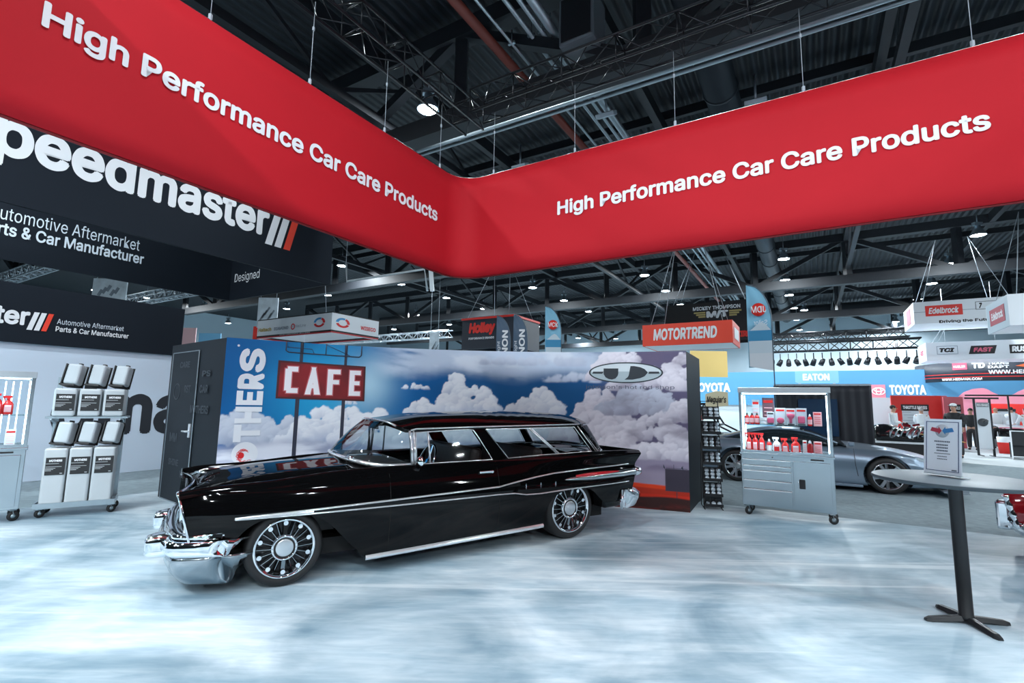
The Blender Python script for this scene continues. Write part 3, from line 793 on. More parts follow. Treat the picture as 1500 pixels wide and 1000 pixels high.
# ---- wheels
tyre_m = mat('tyre', (.010, .010, .011), .55, bump=.05, nscale=60)
dish_m = mat('wheel_dark', (.015, .016, .018), .25, .5)
disc_m = mat('brushed_disc', (.72, .75, .78), .28, 1.0)
def wheel(parent, s, t, R, rim, width, sgn, spokes=20, name='wheel', blade=None, five=False):
    """wheel with its outer face towards sgn*y"""
    W = thing(name, '', ''); 
    for k in ('label', 'category'): 
        if k in W: del W[k]
    W.parent = parent; W.location = (s, t, R)
    w2 = width / 2
    b = MB(); b.lathe([(rim * .97, -w2 * .9), (rim + .02, -w2), (R - .03, -w2), (R - .006, -w2 * .8), (R, -w2 * .5), (R, w2 * .5), (R - .006, w2 * .8), (R - .03, w2), (rim + .02, w2), (rim * .97, w2 * .9)], 56, axis='Y'); b.build('tyre', tyre_m, W)
    o = sgn
    b = MB(); b.lathe([(rim * 1.01, o * w2 * .86), (rim * 1.02, o * w2 * 1.02), (rim * .975, o * w2 * 1.06), (rim * .93, o * w2 * 1.0), (rim * .90, o * w2 * .75), (rim * .885, o * w2 * .3), (rim * .88, -o * w2 * .6)], 56, axis='Y'); b.build('rim', CHROME, W)
    b = MB(); b.lathe([(rim * .88, o * w2 * .25), (rim * .6, o * w2 * .30), (0.0, o * w2 * .35)], 40, axis='Y'); b.build('wheel_dish', dish_m, W)
    b = MB()
    if five:
        for k in range(5):
            a = 2 * PI * k / 5
            for da in (-.13, .13):
                d0 = V((math.cos(a + da * .6), 0, math.sin(a + da * .6))); d1 = V((math.cos(a + da * 1.7), 0, math.sin(a + da * 1.7)))
                b.beam(d0 * rim * .15 + V((0, o * w2 * .75, 0)), d1 * rim * .93 + V((0, o * w2 * .95, 0)), .03, .05)
    else:
        for k in range(spokes):
            a = 2 * PI * k / spokes; d = V((math.cos(a), 0, math.sin(a)))
            b.beam(d * rim * .36 + V((0, o * w2 * .80, 0)), d * rim * .89 + V((0, o * w2 * .55, 0)), .03, .0045)
    b.build('spoke', blade or mat('spoke_dark_chrome', (.35, .38, .4), .12, 1.0), W)
    if not five:
        b = MB()
        for k in range(10):
            a = 2 * PI * (k + .5) / 10; c = V((rim * .83 * math.cos(a), o * w2 * .62, rim * .83 * math.sin(a)))
            b.cyl(c, c + V((0, o * .02, 0)), .019, 10)
        b.build('rivet', CHROME, W)
    b = MB(); b.lathe([(rim * .44, o * w2 * .5), (rim * .44, o * w2 * .86), (rim * .41, o * w2 * .92), (rim * .36, o * w2 * .92), (rim * .35, o * w2 * .85)], 40, axis='Y'); b.build('hub_ring', CHROME, W)
    b = MB(); b.lathe([(rim * .30, o * w2 * .80), (rim * .29, o * w2 * .93), (rim * .27, o * w2 * .945), (0, o * w2 * .945)], 40, axis='Y'); b.build('hub_cap', disc_m, W)
    b = MB(); b.lathe([(rim * .36, o * w2 * .80), (rim * .36, o * w2 * .90), (rim * .29, o * w2 * .90)], 40, axis='Y'); b.build('hub_seal', RUBBER, W)
    return W
wheel(car, 0.0, -.745, .318, .243, .215, -1); wheel(car, 0.0, .745, .318, .243, .215, 1)
wheel(car, 3.123, -.735, .352, .272, .25, -1); wheel(car, 3.123, .735, .352, .272, .25, 1)

# ---- bright trim
def strip(name, pts, h, off=.006, depth=.014, m_=TRIM, both=True, n=10):
    for near in ((True, False) if both else (True,)):
        b = MB(); P = []
        for (s0, z0), (s1, z1) in zip(pts, pts[1:]):
            P += [(s0 + (s1 - s0) * k / n, z0 + (z1 - z0) * k / n) for k in range(n)]
        P.append(pts[-1]); N = len(P)
        rows = []
        for i, (s, z) in enumerate(P):
            hh = h[0] + (h[1] - h[0]) * i / (N - 1) if isinstance(h, tuple) else h
            a = body_pt(s, z - hh / 2, -.004, near); c = body_pt(s, z, depth, near); d = body_pt(s, z + hh / 2, -.004, near)
            rows.append([a, a.lerp(c, .5) + V((0, -.004 if near else .004, 0)), c, d.lerp(c, .5) + V((0, -.004 if near else .004, 0)), d])
        b.grid(rows, True); o = b.build(name, m_, car)
    return o
strip('side_trim', [(-.43, .612), (.15, .63), (.893, .652), (2.08, .688)], .022)
strip('side_trim', [(2.08, .688), (2.26, .716), (2.55, .755), (2.82, .782), (3.4, .805), (4.12, .822)], .020)
strip('side_trim', [(-.43, .604), (.15, .600), (.895, .601), (2.08, .610), (2.27, .606), (2.43, .580), (2.62, .576), (3.0, .592), (4.15, .612)], .018)
strip('side_trim', [(-.44, .607), (-.1, .615), (.2, .617)], (.002, .028))
for near in (1, -1):
    rows = []; b = MB()
    for k in range(13):
        s = .68 + 2.0 * k / 12; z = .15 + .06 * k / 12
        y = -(body_t(s, z + .045) + .004) * near
        rows.append([V((s, y + .02 * near, z - .018)), V((s, y - .006 * near, z - .014)), V((s, y - .010 * near, z + .004)), V((s, y - .004 * near, z + .022)), V((s, y + .015 * near, z + .03))])
    b.grid(rows, True); b.build('rocker_trim', TRIM, car)
# brow edging at the front of each wing and pod lamps at the rear
for near in (True, False):
    b = MB(); b.tube([body_pt(-.798, z, .0, near) + V((-.006, 0, 0)) for z in np.linspace(.42, .80, 14)] + [V((shear(-.8, t, .83) - .008, (-t if near else t), z)) for t, z in ((.82, .826), (.78, .822), (.70, .80), (.62, .78))], .011, 6)
    b.build('wing_edging', CHROME, car)
podm = mat('satin_pod', (.45, .5, .53), .18, 1.0); insertm = mat('red_insert', (.45, .01, .02), .1, coat=1)  # satin pod and the red insert along its upper side
for sg_ in (-1, 1):
    pod = MB(); lens = MB(); jet = MB(); rows = []
    for k in range(17):
        u = k / 16; s = 2.95 + 1.30 * u; z = .700 + .022 * u
        rr = .004 + .036 * min(1, (u * 3.2) ** .8) + .006 * u
        y = sg_ * (body_t(min(s, 4.26), z) - .008)
        ss = s - float(smooth(np.array((s - 3.75) / .5))) * (.98 - z) * .33
        rows.append([V((ss, y + sg_ * rr * 1.2 * math.cos(a), z + rr * math.sin(a))) for a in np.linspace(-PI / 2 - .4, PI / 2 + .4, 13)])
    pod.grid(rows, True)
    rows = []
    for k in range(11):
        u = k / 10; s = 3.12 + .72 * u; z = .735 + .012 * u; rr = .020 * math.sin(PI * min(1, .12 + u * .8)) + .004
        y = sg_ * (body_t(s, z) + .026)
        rows.append([V((s, y + sg_ * rr * math.cos(a), z + rr * math.sin(a))) for a in np.linspace(-PI / 2, PI / 2, 9)])
    lens.grid(rows, True)
    z = .735; y = sg_ * .845
    jet.lathe([(0, 4.19), (.05, 4.19), (.062, 4.21), (.060, 4.25), (.045, 4.30), (.035, 4.315), (.0, 4.30)], 20, c=(0, y, .72), axis='X')
    po = pod.build('tail_pod', podm, car); lens.build('red_insert', insertm, po); jet.build('tail_lamp', CHROME, car)
for s in (2.42, 2.62, 2.83):
    z = .665; y = -(body_t(s, z) + .004)
    b = MB(); n_ = 4; pts = []
    for k in range(8):
        r = .055 if k % 4 == 0 else (.036 if k % 2 == 0 else .007); a = k * PI / 4
        pts.append((s + r * math.cos(a), y, z + r * math.sin(a)))
    b.add(pts + [(s, y - .012, z)], [(k, (k + 1) % 8, 8) for k in range(8)]); b.build('star_emblem', CHROME, car)
# door seams
seam = mat('seam_black', (.0, .0, .0), .9)
for pts in ([(.885, .20), (.885, .94)], [(2.08, .24), (2.08, .94)]):
    for near in (True, False):
        b = MB(); b.tube([body_pt(pts[0][0], z, .0005, near) for z in np.linspace(pts[0][1], pts[1][1], 12)], .003, 4); b.build('door_seam', seam, car)
for near, sg_ in ((True, -1), (False, 1)):
    y = body_pt(1.9, .845, .0, near).y; b = MB()
    b.box((1.93, y + sg_ * .028, .85), (.17, .014, .022)); b.cyl((1.86, y, .85), (1.86, y + sg_ * .03, .85), .012, 8); b.cyl((2.0, y, .85), (2.0, y + sg_ * .034, .85), .016, 10)
    b.cyl((2.0, y - sg_ * .005, .76), (2.0, y + sg_ * .015, .755), .012, 10)
    b.build('door_handle', CHROME, DOOR[near], bevel=.004)

# ---- greenhouse
def gs(s, z, near=True, off=0.0):
    t = .765 - (z - .95) * .235 + off
    return V((s, -t if near else t, z))
def bar_side(name, pts, wd, m_, thick=.03, off=0.0):
    """pillar or rail on both sides: centre line (s,z)"""
    b = MB()
    for near in (True, False):
        for p, q in zip(pts, pts[1:]):
            b.beam(gs(*p, near, off), gs(*q, near, off), thick, wd)
    return b.build(name, m_, car)
def panel_side(name, polys, m_, depth=.035, bev=0.006):
    for near in (True, False):
        b = MB()
        for poly in polys:
            N = len(poly); sg_ = -1 if near else 1
            o = [gs(s, z, near) for s, z in poly]; i = [p + V((0, -sg_ * depth, 0)) for p in o]
            b.add(o + i, [tuple(range(N)), tuple(reversed(range(N, 2 * N)))] + [(k, N + k, N + (k + 1) % N, (k + 1) % N) for k in range(N)])
        o_ = b.build(name, m_, car, bevel=bev)
    return o_
panel_side('window_frame', [
    [(1.16, 1.262), (1.19, 1.295), (3.40, 1.325), (3.36, 1.292), (1.95, 1.292), (1.30, 1.268)],          # header
    [(1.865, 1.29), (2.03, 1.29), (2.30, .955), (2.09, .945)],                                              # B pillar
    [(1.865, 1.29), (1.90, 1.29), (1.955, 1.20), (1.935, 1.185), (1.90, 1.245)],                            # rounded corner
    [(3.31, 1.30), (3.40, 1.32), (3.64, .99), (3.55, .99)],                                                 # D pillar
], paint)
for near in (True, False):
    wf = MB()
    for lp in ([(1.20, 1.265), (1.36, 1.268), (1.80, 1.288), (1.875, 1.275), (1.93, 1.20), (2.085, .955), (1.20, .950)],
               [(2.035, 1.283), (3.31, 1.295), (3.54, .99), (2.75, .978), (2.29, .962)]):
        P = []
        L_ = lp + [lp[0]]
        wf.tube([gs(s, z, near, .008) for s, z in lp], .0075, 6, closed=True)
    wf.tube([gs(2.655, 1.287, near, .006), gs(3.02, .985, near, .006)], .009, 6); wf.tube([gs(2.625, 1.287, near, .004), gs(2.99, .985, near, .004)], .012, 6)
    wf.tube([gs(1.335, 1.266, near, .008), gs(1.345, .955, near, .008)], .011, 6)
    wf.tube([gs(s, z, near, .03) for s, z in ((1.14, 1.285), (1.2, 1.30), (1.9, 1.312), (2.7, 1.322), (3.38, 1.33))], .009, 6)
    wf.tube([gs(3.36, 1.31, near, .012), gs(3.60, .995, near, .012)], .008, 6)
    wf.tube([gs(3.40, 1.31, near, -.03), gs(3.66, .99, near, -.03)], .014, 6)
    wf.build('window_trim', TRIM, car)
gl = glass('car_glass', (.80, .88, .9), .22)
for nm, poly in (('vent_window', [(1.20, .955), (1.34, .955), (1.33, 1.265), (1.205, 1.262)]), ('door_window', [(1.345, .955), (2.08, .955), (1.93, 1.19), (1.86, 1.28), (1.335, 1.266)]),
                 ('rear_side_window', [(2.30, .962), (3.01, .985), (2.645, 1.287), (2.04, 1.283)]), ('rear_side_window', [(3.01, .985), (3.55, .99), (3.31, 1.295), (2.645, 1.287)])):
    for near in (True, False):
        b = MB(); P = [gs(s, z, near, -.012) for s, z in poly]; b.add(P, [tuple(range(len(P)))]); b.build(nm, gl, DOOR[near] if nm in ('vent_window', 'door_window') else car)
# windscreen: two bowed edges
def se(c, a, t_, n, th):      # super-ellipse quarter pair
    return (c - a * abs(math.cos(th)) ** (2 / n), t_ * math.copysign(abs(math.sin(th)) ** (2 / n), math.sin(th)))
thl = np.linspace(-PI / 2, PI / 2, 41)
def ws(th, v):
    s0, t0 = se(1.13, .55, .775, 3.4, th); z0 = 1.0 - .05 * abs(math.sin(th)) ** 3
    s1, t1 = se(1.15, .19, .685, 3.0, th); z1 = 1.372 - .085 * abs(math.sin(th)) ** 3
    bul = .03 * math.sin(PI * v)
    return V((s0 + (s1 - s0) * v - bul * math.cos(th), t0 + (t1 - t0) * v + bul * math.sin(th), z0 + (z1 - z0) * v))
b = MB(); b.grid([[ws(th, v) for th in thl] for v in np.linspace(0, 1, 9)], True); b.build('windscreen', gl, car)
b = MB(); b.tube([ws(th, 0) + V((0, 0, -.004)) for th in thl], .021, 6); b.tube([ws(th, 1) + V((0, 0, .002)) for th in thl], .012, 6)
b.build('windscreen_trim', TRIM, car)
for sg_ in (-1, 1):
    b = MB(); b.tube([V((1.155, sg_ * .772, .95)), V((1.15, sg_ * .735, 1.10)), V((1.135, sg_ * .70, 1.28))], [.022, .016, .014], 8)
    b.tube([V((1.185, sg_ * .775, .95)), V((1.185, sg_ * .735, 1.10)), V((1.175, sg_ * .70, 1.28))], [.014, .012, .012], 8)
    b.build('windscreen_pillar', TRIM, car)
# wipers
for t0, t1 in ((-.30, .05), (.28, .60)):
    b = MB(); p = [V((.60, -t0 - .02, 1.005)), V((.60, -(t0 + t1) / 2, 1.015)), V((.605, -t1, 1.012))]
    b.tube([q + V((.0, 0, .01)) for q in p], .006, 5)
    b.tube([q + V((-.03, 0, .0)) for q in p], .005, 5)
    b.build('wiper', CHROME, car)
# roof
ZC = [(.95, 1.372), (1.07, 1.392), (1.5, 1.447), (2.3, 1.470), (3.0, 1.468), (3.38, 1.455), (3.7, 1.412), (3.86, 1.36), (3.93, 1.325)]
def roof(w_, v):
    aw = abs(w_)
    th = math.asin(max(-1, min(1, w_)))
    s0 = ws(th, 1).x - .02; s1 = 3.92 - .50 * aw ** 2.2
    s = s0 + (s1 - s0) * v
    zs = 1.292 + .04 * v
    k = 1 - aw ** 2.6
    zc = interp(ZC, .95 + (3.93 - .95) * v)
    rib = 0.0
    if .42 < v < .86: rib = .004 * max(0, math.sin((v - .42) / .44 * PI * 16)) * min(1, 3 * (1 - aw)) 
    t = .70 * w_
    return V((s, t, zs + (zc - zs) * (k ** .55) - rib))
wl = [math.sin(PI / 2 * x) for x in np.linspace(-1, 1, 41)]
vl = np.linspace(0, 1, 90)
top = [[roof(x, v) for x in wl] for v in vl]
bot = [[roof(x, v) - V((0, 0, .035 if abs(x) < .999 else .012)) for x in wl] for v in vl]
b = MB(); n0 = len(wl); b.grid(top, True); b.grid(bot, True)
R_n = len(vl) * n0
for i in range(len(vl) - 1):
    for j in (0, n0 - 1): b.f.append((i * n0 + j, (i + 1) * n0 + j, R_n + (i + 1) * n0 + j, R_n + i * n0 + j)); b.sm.append(False)
for j in range(n0 - 1):
    for i in (0, len(vl) - 1): b.f.append((i * n0 + j, i * n0 + j + 1, R_n + i * n0 + j + 1, R_n + i * n0 + j)); b.sm.append(False)
b.build('roof', paint, car)
# tailgate glass and frame
def tg(th, v):
    s0, t0 = 3.70 + .30 * math.cos(th) ** 1.2, .72 * math.sin(th); s1, t1 = 3.42 + .48 * math.cos(th) ** 1.5, .67 * math.sin(th)
    z0 = .985; z1 = 1.325 - .01 * abs(math.sin(th))
    return V((s0 + (s1 - s0) * v + .02 * math.sin(PI * v), t0 + (t1 - t0) * v, z0 + (z1 - z0) * v))
b = MB(); b.grid([[tg(th, v) for th in thl] for v in np.linspace(0, 1, 7)], True); b.build('tailgate_window', gl, car)
b = MB(); b.tube([tg(th, 0) for th in thl], .012, 6); b.build('tailgate_trim', CHROME, car); b = MB(); b.tube([tg(th, 1) for th in thl], .010, 6); b.build('tailgate_trim', CHROME, car)
# mirror on the near front door
b = MB(); c = V((1.20, -.86, .985))
b.tube([V((1.22, -.815, .945)), V((1.21, -.835, .965)), c + V((.01, 0, -.005))], .014, 8)
b.lathe([(0, -.045), (.03, -.038), (.052, -.01), (.056, .008), (.05, .012), (0, .010)], 20, c=(c.x, c.y, c.z), axis='X')
b.build('side_mirror', CHROME, DOOR[True])

# ---- cabin
trimm = mat('cabin_black', (.012, .011, .012), .6); seatm = mat('seat_leather', (.035, .018, .016), .5, bump=.1, nscale=30)
b = MB(); rows = []
for s, z in ((.63, .985), (.85, .990), (1.02, .985), (1.16, .96), (1.22, .90), (1.20, .72)): rows.append([V((s if abs(t) < .5 else s + .10 * (abs(t) - .5) / .22, t, z - .02 * (abs(t) / .72) ** 2)) for t in np.linspace(-.715, .715, 13)])
b.grid(rows, True); b.build('dashboard', trimm, car, thick=.02)
for sx in (1.88, 2.72):
    b = MB(); b.box((sx - .22, 0, .56), (.52, 1.30, .18)); b.build('seat_cushion', seatm, car, bevel=.05, seg=3)
    b = MB(); b.box((0, 0, 0), (.15, 1.30, .50)); b.build('seat_back', seatm, car, bevel=.055, seg=3, M=Matrix.Translation((sx + .05, 0, .83 if sx < 2 else .80)) @ Matrix.Rotation(math.radians(10), 4, 'Y'))
b = MB(); MS = Matrix.Translation((1.47, -.37, .93)) @ Matrix.Rotation(math.radians(-68), 4, 'Y')
b.tube([(.19 * math.cos(a), .19 * math.sin(a), 0) for a in np.linspace(0, 2 * PI, 41)[:-1]], .011, 6, closed=True)
for a in (0, 2.1, 4.2): b.beam((0, 0, -.02), (.185 * math.cos(a), .185 * math.sin(a), 0), .02, .01)
b.cyl((0, 0, -.3), (0, 0, .0), .025, 10)
b.build('steering_wheel', CHROME, car, M=MS)
b = MB(); b.box((.98, 0, 1.30), (.03, .24, .06)); b.cyl((.98, 0, 1.31), (.97, 0, 1.365), .008, 6); b.build('rear_view_mirror', trimm, car, bevel=.01)
b = MB(); b.box((3.2, 0, .70), (.6, 1.3, .04)); b.build('cargo_floor', trimm, car)

# ---- front end: bumper, guards, grille, headlamps
def bump_path(t):      # plan of the front bumper face
    a = min(1, abs(t) / .93)
    return -.90 + .12 * a ** 3 + .24 * max(0, (a - .82) / .18) ** 2
def sweep_bumper(name, prof, m_, tmax=.93, n=61, path=bump_path, extra=None):
    rows = []
    for k in range(n):
        u = -1 + 2 * k / (n - 1); t = tmax * math.sin(u * PI / 2) if False else tmax * u
        # extend around the corner along the side
        rows.append([V((path(t) + dx, t * (1 - .14 * max(0, (.34 - z) / .25)), z)) for dx, z in prof])
    ends = []
    for sg_ in (-1, 1):
        base = rows[0] if sg_ < 0 else rows[-1]
        zm = sum(p.z for p in base) / len(base); zl = min(p.z for p in base); zh_ = max(p.z for p in base)
        ends.append([[V((p.x + e * (.25 + .75 * (p.z - zl) / max(.01, zh_ - zl)), p.y - sg_ * .25 * e * e / .18, p.z + (zh_ - p.z) * .55 * (e / .18) ** 1.5)) for p in base] for e in (.06, .12, .18)])
    rows = list(reversed(ends[0])) + rows + ends[1]
    b = MB(); b.grid(rows, True, cu=True)
    b.f.append(tuple(range(len(prof)))); b.sm.append(False); L0_ = len(rows) * len(prof) - len(prof)
    b.f.append(tuple(reversed(range(L0_, L0_ + len(prof))))); b.sm.append(False)
    return b.build(name, m_, car)
sweep_bumper('front_bumper', [(.10, .455), (.02, .46), (-.015, .445), (-.03, .41), (-.025, .37), (.0, .345), (.05, .335), (.10, .34)], CHROME)
sweep_bumper('bumper_shell', [(.12, .335), (.03, .335), (.012, .30), (.02, .24), (.05, .17), (.10, .105), (.15, .085), (.20, .09), (.20, .3)], mat('bumper_satin', (.40, .44, .47), .16, 1.0), .915)
sweep_bumper('upper_bumper', [(.16, .505), (.06, .51), (.02, .50), (.01, .485), (.03, .47), (.10, .465), (.16, .47)], CHROME, .90)
for y in (-.50, .50):
    b = MB(); rows = []
    for s, hh, ww in ((-.70, .095, .12), (-.86, .09, .115), (-.94, .082, .105), (-.985, .072, .09), (-1.0, .055, .072)):
        rows.append([V((s, y + ww * max(-1, min(1, 1.25 * math.cos(a))), .385 + hh * max(-1, min(1, 1.25 * math.sin(a))))) for a in np.linspace(0, 2 * PI, 25)[:-1]])
    b.grid(rows, True, cu=True); L_ = 4 * 24; b.f.append(tuple(range(L_, L_ + 24))); b.sm.append(False); b.build('bumper_guard', CHROME, car)
# grille of fine bright bars between the lamps
b = MB()
for k in range(9):
    z = .50 + .034 * k
    b.tube([V((-.80 + (.84 - z) * .27 + .05 * (1 - (t / .62) ** 2) - .02, t, z)) for t in np.linspace(-.60, .60, 15)], .008, 5)
for k in range(29):
    t = -.60 + 1.2 * k / 28
    b.tube([V((-.80 + (.84 - z) * .27 + .05 * (1 - (t / .62) ** 2) - .02, t, z)) for z in (.49, .64, .79)], .0055, 4)
b.build('grille', CHROME, car)
b = MB(); rows = []
for z in (.49, .81): rows.append([V((-.80 + (.84 - z) * .27 + .09 * (1 - (t / .62) ** 2) - .01, t, z)) for t in np.linspace(-.66, .66, 13)])
b.grid(rows, True); b.build('grille_backing', mat('grille_dark', (.01, .01, .01), .6), car)
b = MB(); b.tube([V((shear(-.8, t, .81) - .012 , t, .80 + .012 * (1 - (t / .62) ** 2))) for t in np.linspace(-.62, .62, 21)], .016, 8); b.build('bonnet_lip', CHROME, car)
for y in (-.71, .71):
    b = MB(); cx = -.80 + (.84 - .69) * .27
    b.lathe([(.105, cx + .05), (.105, cx - .012), (.095, cx - .02), (.085, cx - .012), (.08, cx + .01)], 28, c=(0, y, .69), axis='X'); h_ = b.build('headlamp', CHROME, car)
    b = MB(); b.lathe([(.082, cx + .004), (.06, cx - .014), (.03, cx - .022), (0, cx - .025)], 24, c=(0, y, .69), axis='X'); b.build('lens', glass('lamp_glass', (.9, .95, 1), .4), h_)
    b = MB(); b.box((cx + .03, y, .545), (.03, .2, .06)); b.build('parking_lamp', mat('lamp_clear', (.7, .75, .78), .15), car, bevel=.01)
# V emblem at the front of the bonnet
b = MB()
b.tube([V((-.60, -.16, .895)), V((-.69, 0, .885)), V((-.60, .16, .895))], [.006, .013, .006], 6)
b.tube([V((-.72, 0, .865)), V((-.62, 0, .905)), V((-.50, 0, .915))], [.01, .018, .006], 8)
b.build('bonnet_emblem', CHROME, car)
# ---- rear bumper
def rb_path(t):
    a = min(1, abs(t) / .93); return 4.27 - .02 * a - .20 * max(0, (a - .88) / .12) ** 2
prof = [(-.06, .515), (-.01, .50), (.02, .475), (.06, .45), (.075, .425), (.055, .385), (.02, .345), (-.03, .295), (-.09, .285), (-.09, .4)]
rows = [[V((rb_path(.93 * u) + dx, .93 * u, z)) for dx, z in prof] for u in np.linspace(-1, 1, 49)]
rows = [[p + V((-.10, .0, 0)) for p in rows[0]], [p + V((-.05, -.005, 0)) for p in rows[0]]] + rows + [[p + V((-.05, .005, 0)) for p in rows[-1]], [p + V((-.10, 0, 0)) for p in rows[-1]]]
b = MB(); b.grid(rows, True, cu=True); K = len(prof); b.f += [tuple(range(K)), tuple(reversed(range((len(rows) - 1) * K, len(rows) * K)))]; b.sm += [False, False]
b.build('rear_bumper', CHROME, car)
# ------------------------------------------------------------------ neighbouring booth at the left: wall and hanging ring
slate = mat('slate_fabric', (.010, .0145, .022), .7, noise=.06, nscale=.7, spec=.15)
pale = mat('pale_panel', (.60, .70, .82), .45, noise=.03, nscale=.5)
WP = V((-8.201, 10.553, 0)); 
nw = thing('booth_wall', 'tall booth wall of pale panels with black header behind the white jugs', 'wall', WP)
m = MB(); m.box(HA * -3.25 + UP * 1.27, (.12, 9.4, 2.53), -TH); m.build('panel', pale, nw)
m = MB(); m.box(HA * -3.5 + UP * 3.07 + HB * .02, (.22, 8.94, 1.08), -TH); m.build('header', slate, nw)
orange = mat('print_orange_red', (.85, .06, .03), .5)
def logo(parent, end, z0, k, off, ux=HA):
    """wordmark and its three slanted bars; k is the bar height, end the right foot of the last bar along ux"""
    n = ux.cross(UP)
    for i, mm_ in enumerate((WHITE, WHITE, orange)):
        x = end - (2 - i) * k * .30
        b = MB(); b.prism([(x - k * .215, 0), (x, 0), (x + k * .235, k), (x + k * .02, k)], n * off + UP * z0, ux, UP, .006); b.build('logo_bar', mm_, parent)
    text('speedmaster', ux * (end - k * .735 - k * 6.43) + UP * (z0 - .03 * k), ux, UP, k * 6.43, k * 1.217, WHITE, parent, bold=.030, off=off, ext=.006)
logo(nw, -1.40, 2.78, .34, .135)
pt = mat('print_pale_blue', (.72, .8, .88), .5)
text('Automotive Aftermarket', HA * -1.26 + UP * 2.945, HA, UP, 1.08, .105, pt, nw, bold=.0, off=.14)
text('Parts & Car Manufacturer', HA * -1.27 + UP * 2.80, HA, UP, 1.19, .105, WHITE, nw, bold=.018, off=.14)
text('dma', HA * -1.16 + UP * .78, HA, UP, 2.36, 1.10, mat('print_charcoal', (.018, .022, .03), .5), nw, bold=.03, off=.065)
# hanging ring of the same booth
RZ0, RZ1 = 5.07, 6.70
RC = V((-5.62, 14.82, 0))
ring = thing('hanging_sign', 'dark slate hanging ring sign with large white wordmark behind the red banner', 'sign', RC)
rl_, rd_ = 9.0, 5.4
for nm, o, ux, L in (('front_panel', V(), -HA, rl_), ('end_panel', V(), -HB, rd_), ('rear_panel', -HB * rd_, -HA, rl_), ('end_panel', -HA * rl_, -HB, rd_)):
    m = MB(); c = o + ux * L / 2 + UP * (RZ0 + RZ1) / 2
    m.box(c, (L, .08, RZ1 - RZ0), math.atan2(ux.y, ux.x)); m.build(nm, slate, ring)
fo = HB * .04
logo(ring, -1.43, 5.74, .91, .045)
text('Automotive Aftermarket', -HB * rd_ + HA * (-6.3) + UP * 6.10, HA, UP, 3.35, .36, pt, ring, bold=-.0, off=.06)
text('Parts & Car Manufacturer', -HB * rd_ + HA * (-6.45) + UP * 5.70, HA, UP, 3.65, .34, pt, ring, bold=.02, off=.06)
text('Designed', -HB * 5.1 + UP * 5.62, HB, UP, 1.5, .40, WHITE, ring, bold=.0, off=.05)
for d in (.4, 3, 6):
    for q in (0, rd_):
        m = MB(); p = -HA * d - HB * q + UP * RZ1; m.cyl(p, p + UP * 3.9, .008, 4); m.build('cable', wire, ring)

# ------------------------------------------------------------------ trolley with white jugs
JX = V((.84, .543, 0)).normalized(); JY = UP.cross(JX)      # JY points away from the camera side
JA = math.atan2(JX.y, JX.x)
JO = V((-6.085, 6.653, .012))
jw = mat('jug_plastic', (.53, .58, .61), .35, noise=.03, nscale=6)
jtr = mat('trolley_steel', (.42, .5, .55), .35, .85, noise=.1, nscale=5)
tro = thing('jug_trolley', 'low steel trolley on castors with two tiers for white jugs', 'trolley', JO, JA)
m = MB(); m.box((.345, .16, .135), (.83, .42, .03)); 
for y in (-.045, .365): m.box((.345, y, .15), (.83, .015, .07))
for x in (-.065, .755): m.box((x, .16, .15), (.015, .42, .07))
m.build('tray', jtr, tro)
m = MB(); m.box((.36, .24, 1.285), (.87, .40, .025)); m.build('shelf', jtr, tro)
for x in (-.02, .72):
    m = MB(); m.box((x, .40, .98), (.05, .05, 1.70)); m.beam((x, .40, 1.2), (x, .06, 1.27), .03); m.build('upright', jtr, tro)
def castor(parent, x, y, zt, r=.055, rot=0.6):
    """swivel castor: wheel resting on the floor, fork up to zt"""
    M4 = Matrix.Translation((x, y, 0)) @ Matrix.Rotation(rot, 4, 'Z')
    b = MB(); b.lathe([(r * .5, -.016), (r * .93, -.018), (r, -.010), (r, .010), (r * .93, .018), (r * .5, .016)], 20, c=(.02, 0, r), axis='Y'); wl_ = b.build('castor', RUBBER, parent, M=M4)
    b = MB(); b.lathe([(0, -.012), (r * .55, -.012), (r * .55, .012), (0, .012)], 16, c=(.02, 0, r), axis='Y')
    for y_ in (-.024, .024): b.beam((.02, y_, r), (0, y_, zt - .02), .024, .004)
    b.box((0, 0, zt - .012), (.07, .07, .012)); b.cyl((.02, -.028, r), (.02, .028, r), .008, 8)
    b.build('castor_fork', jtr, wl_, M=M4)
for x in (-.02, .71):
    for y in (.0, .32): castor(tro, x, y, .12)
bk = mat('jug_label_black', (.015, .016, .018), .5)
def jug(x, z, h, dp, label, group, y0):
    p = JO + JX * x + JY * y0 + UP * z
    t = thing('jug', label, 'jug', p, JA, group)
    b = MB(); b.box((0, dp / 2, h / 2), (.236, dp, h)); b.build('body', jw, t, bevel=.028, seg=3)
    b = MB(); b.box((.01, -.003, 0), (.196, .006, .225)); lb = b.build('product_label', bk, t, M=Matrix.Translation((0, 0, h - .235 if h > .5 else h / 2)))
    zc = h - .235 if h > .5 else h / 2
    text('MOTHERS', (-.055, -.006, zc + .058), V((1, 0, 0)), UP, .13, .03, WHITE, lb, bold=.05, off=.002, ext=.001)
    b = MB()
    rr = random.Random(int(x * 100 + z * 10))
    for k, (wx, zz) in enumerate(((.13, .035), (.16, -.005), (.10, -.025), (.08, -.04), (.06, -.055))): b.box((-.005 - (.16 - wx) / 2, -.0065, zc + zz), (wx, .002, .006))
    b.box((.075, -.0065, zc - .092), (.025, .002, .01))
    b.build('small_print', mat('print_grey_white', (.45, .48, .5), .5), lb)
    return t
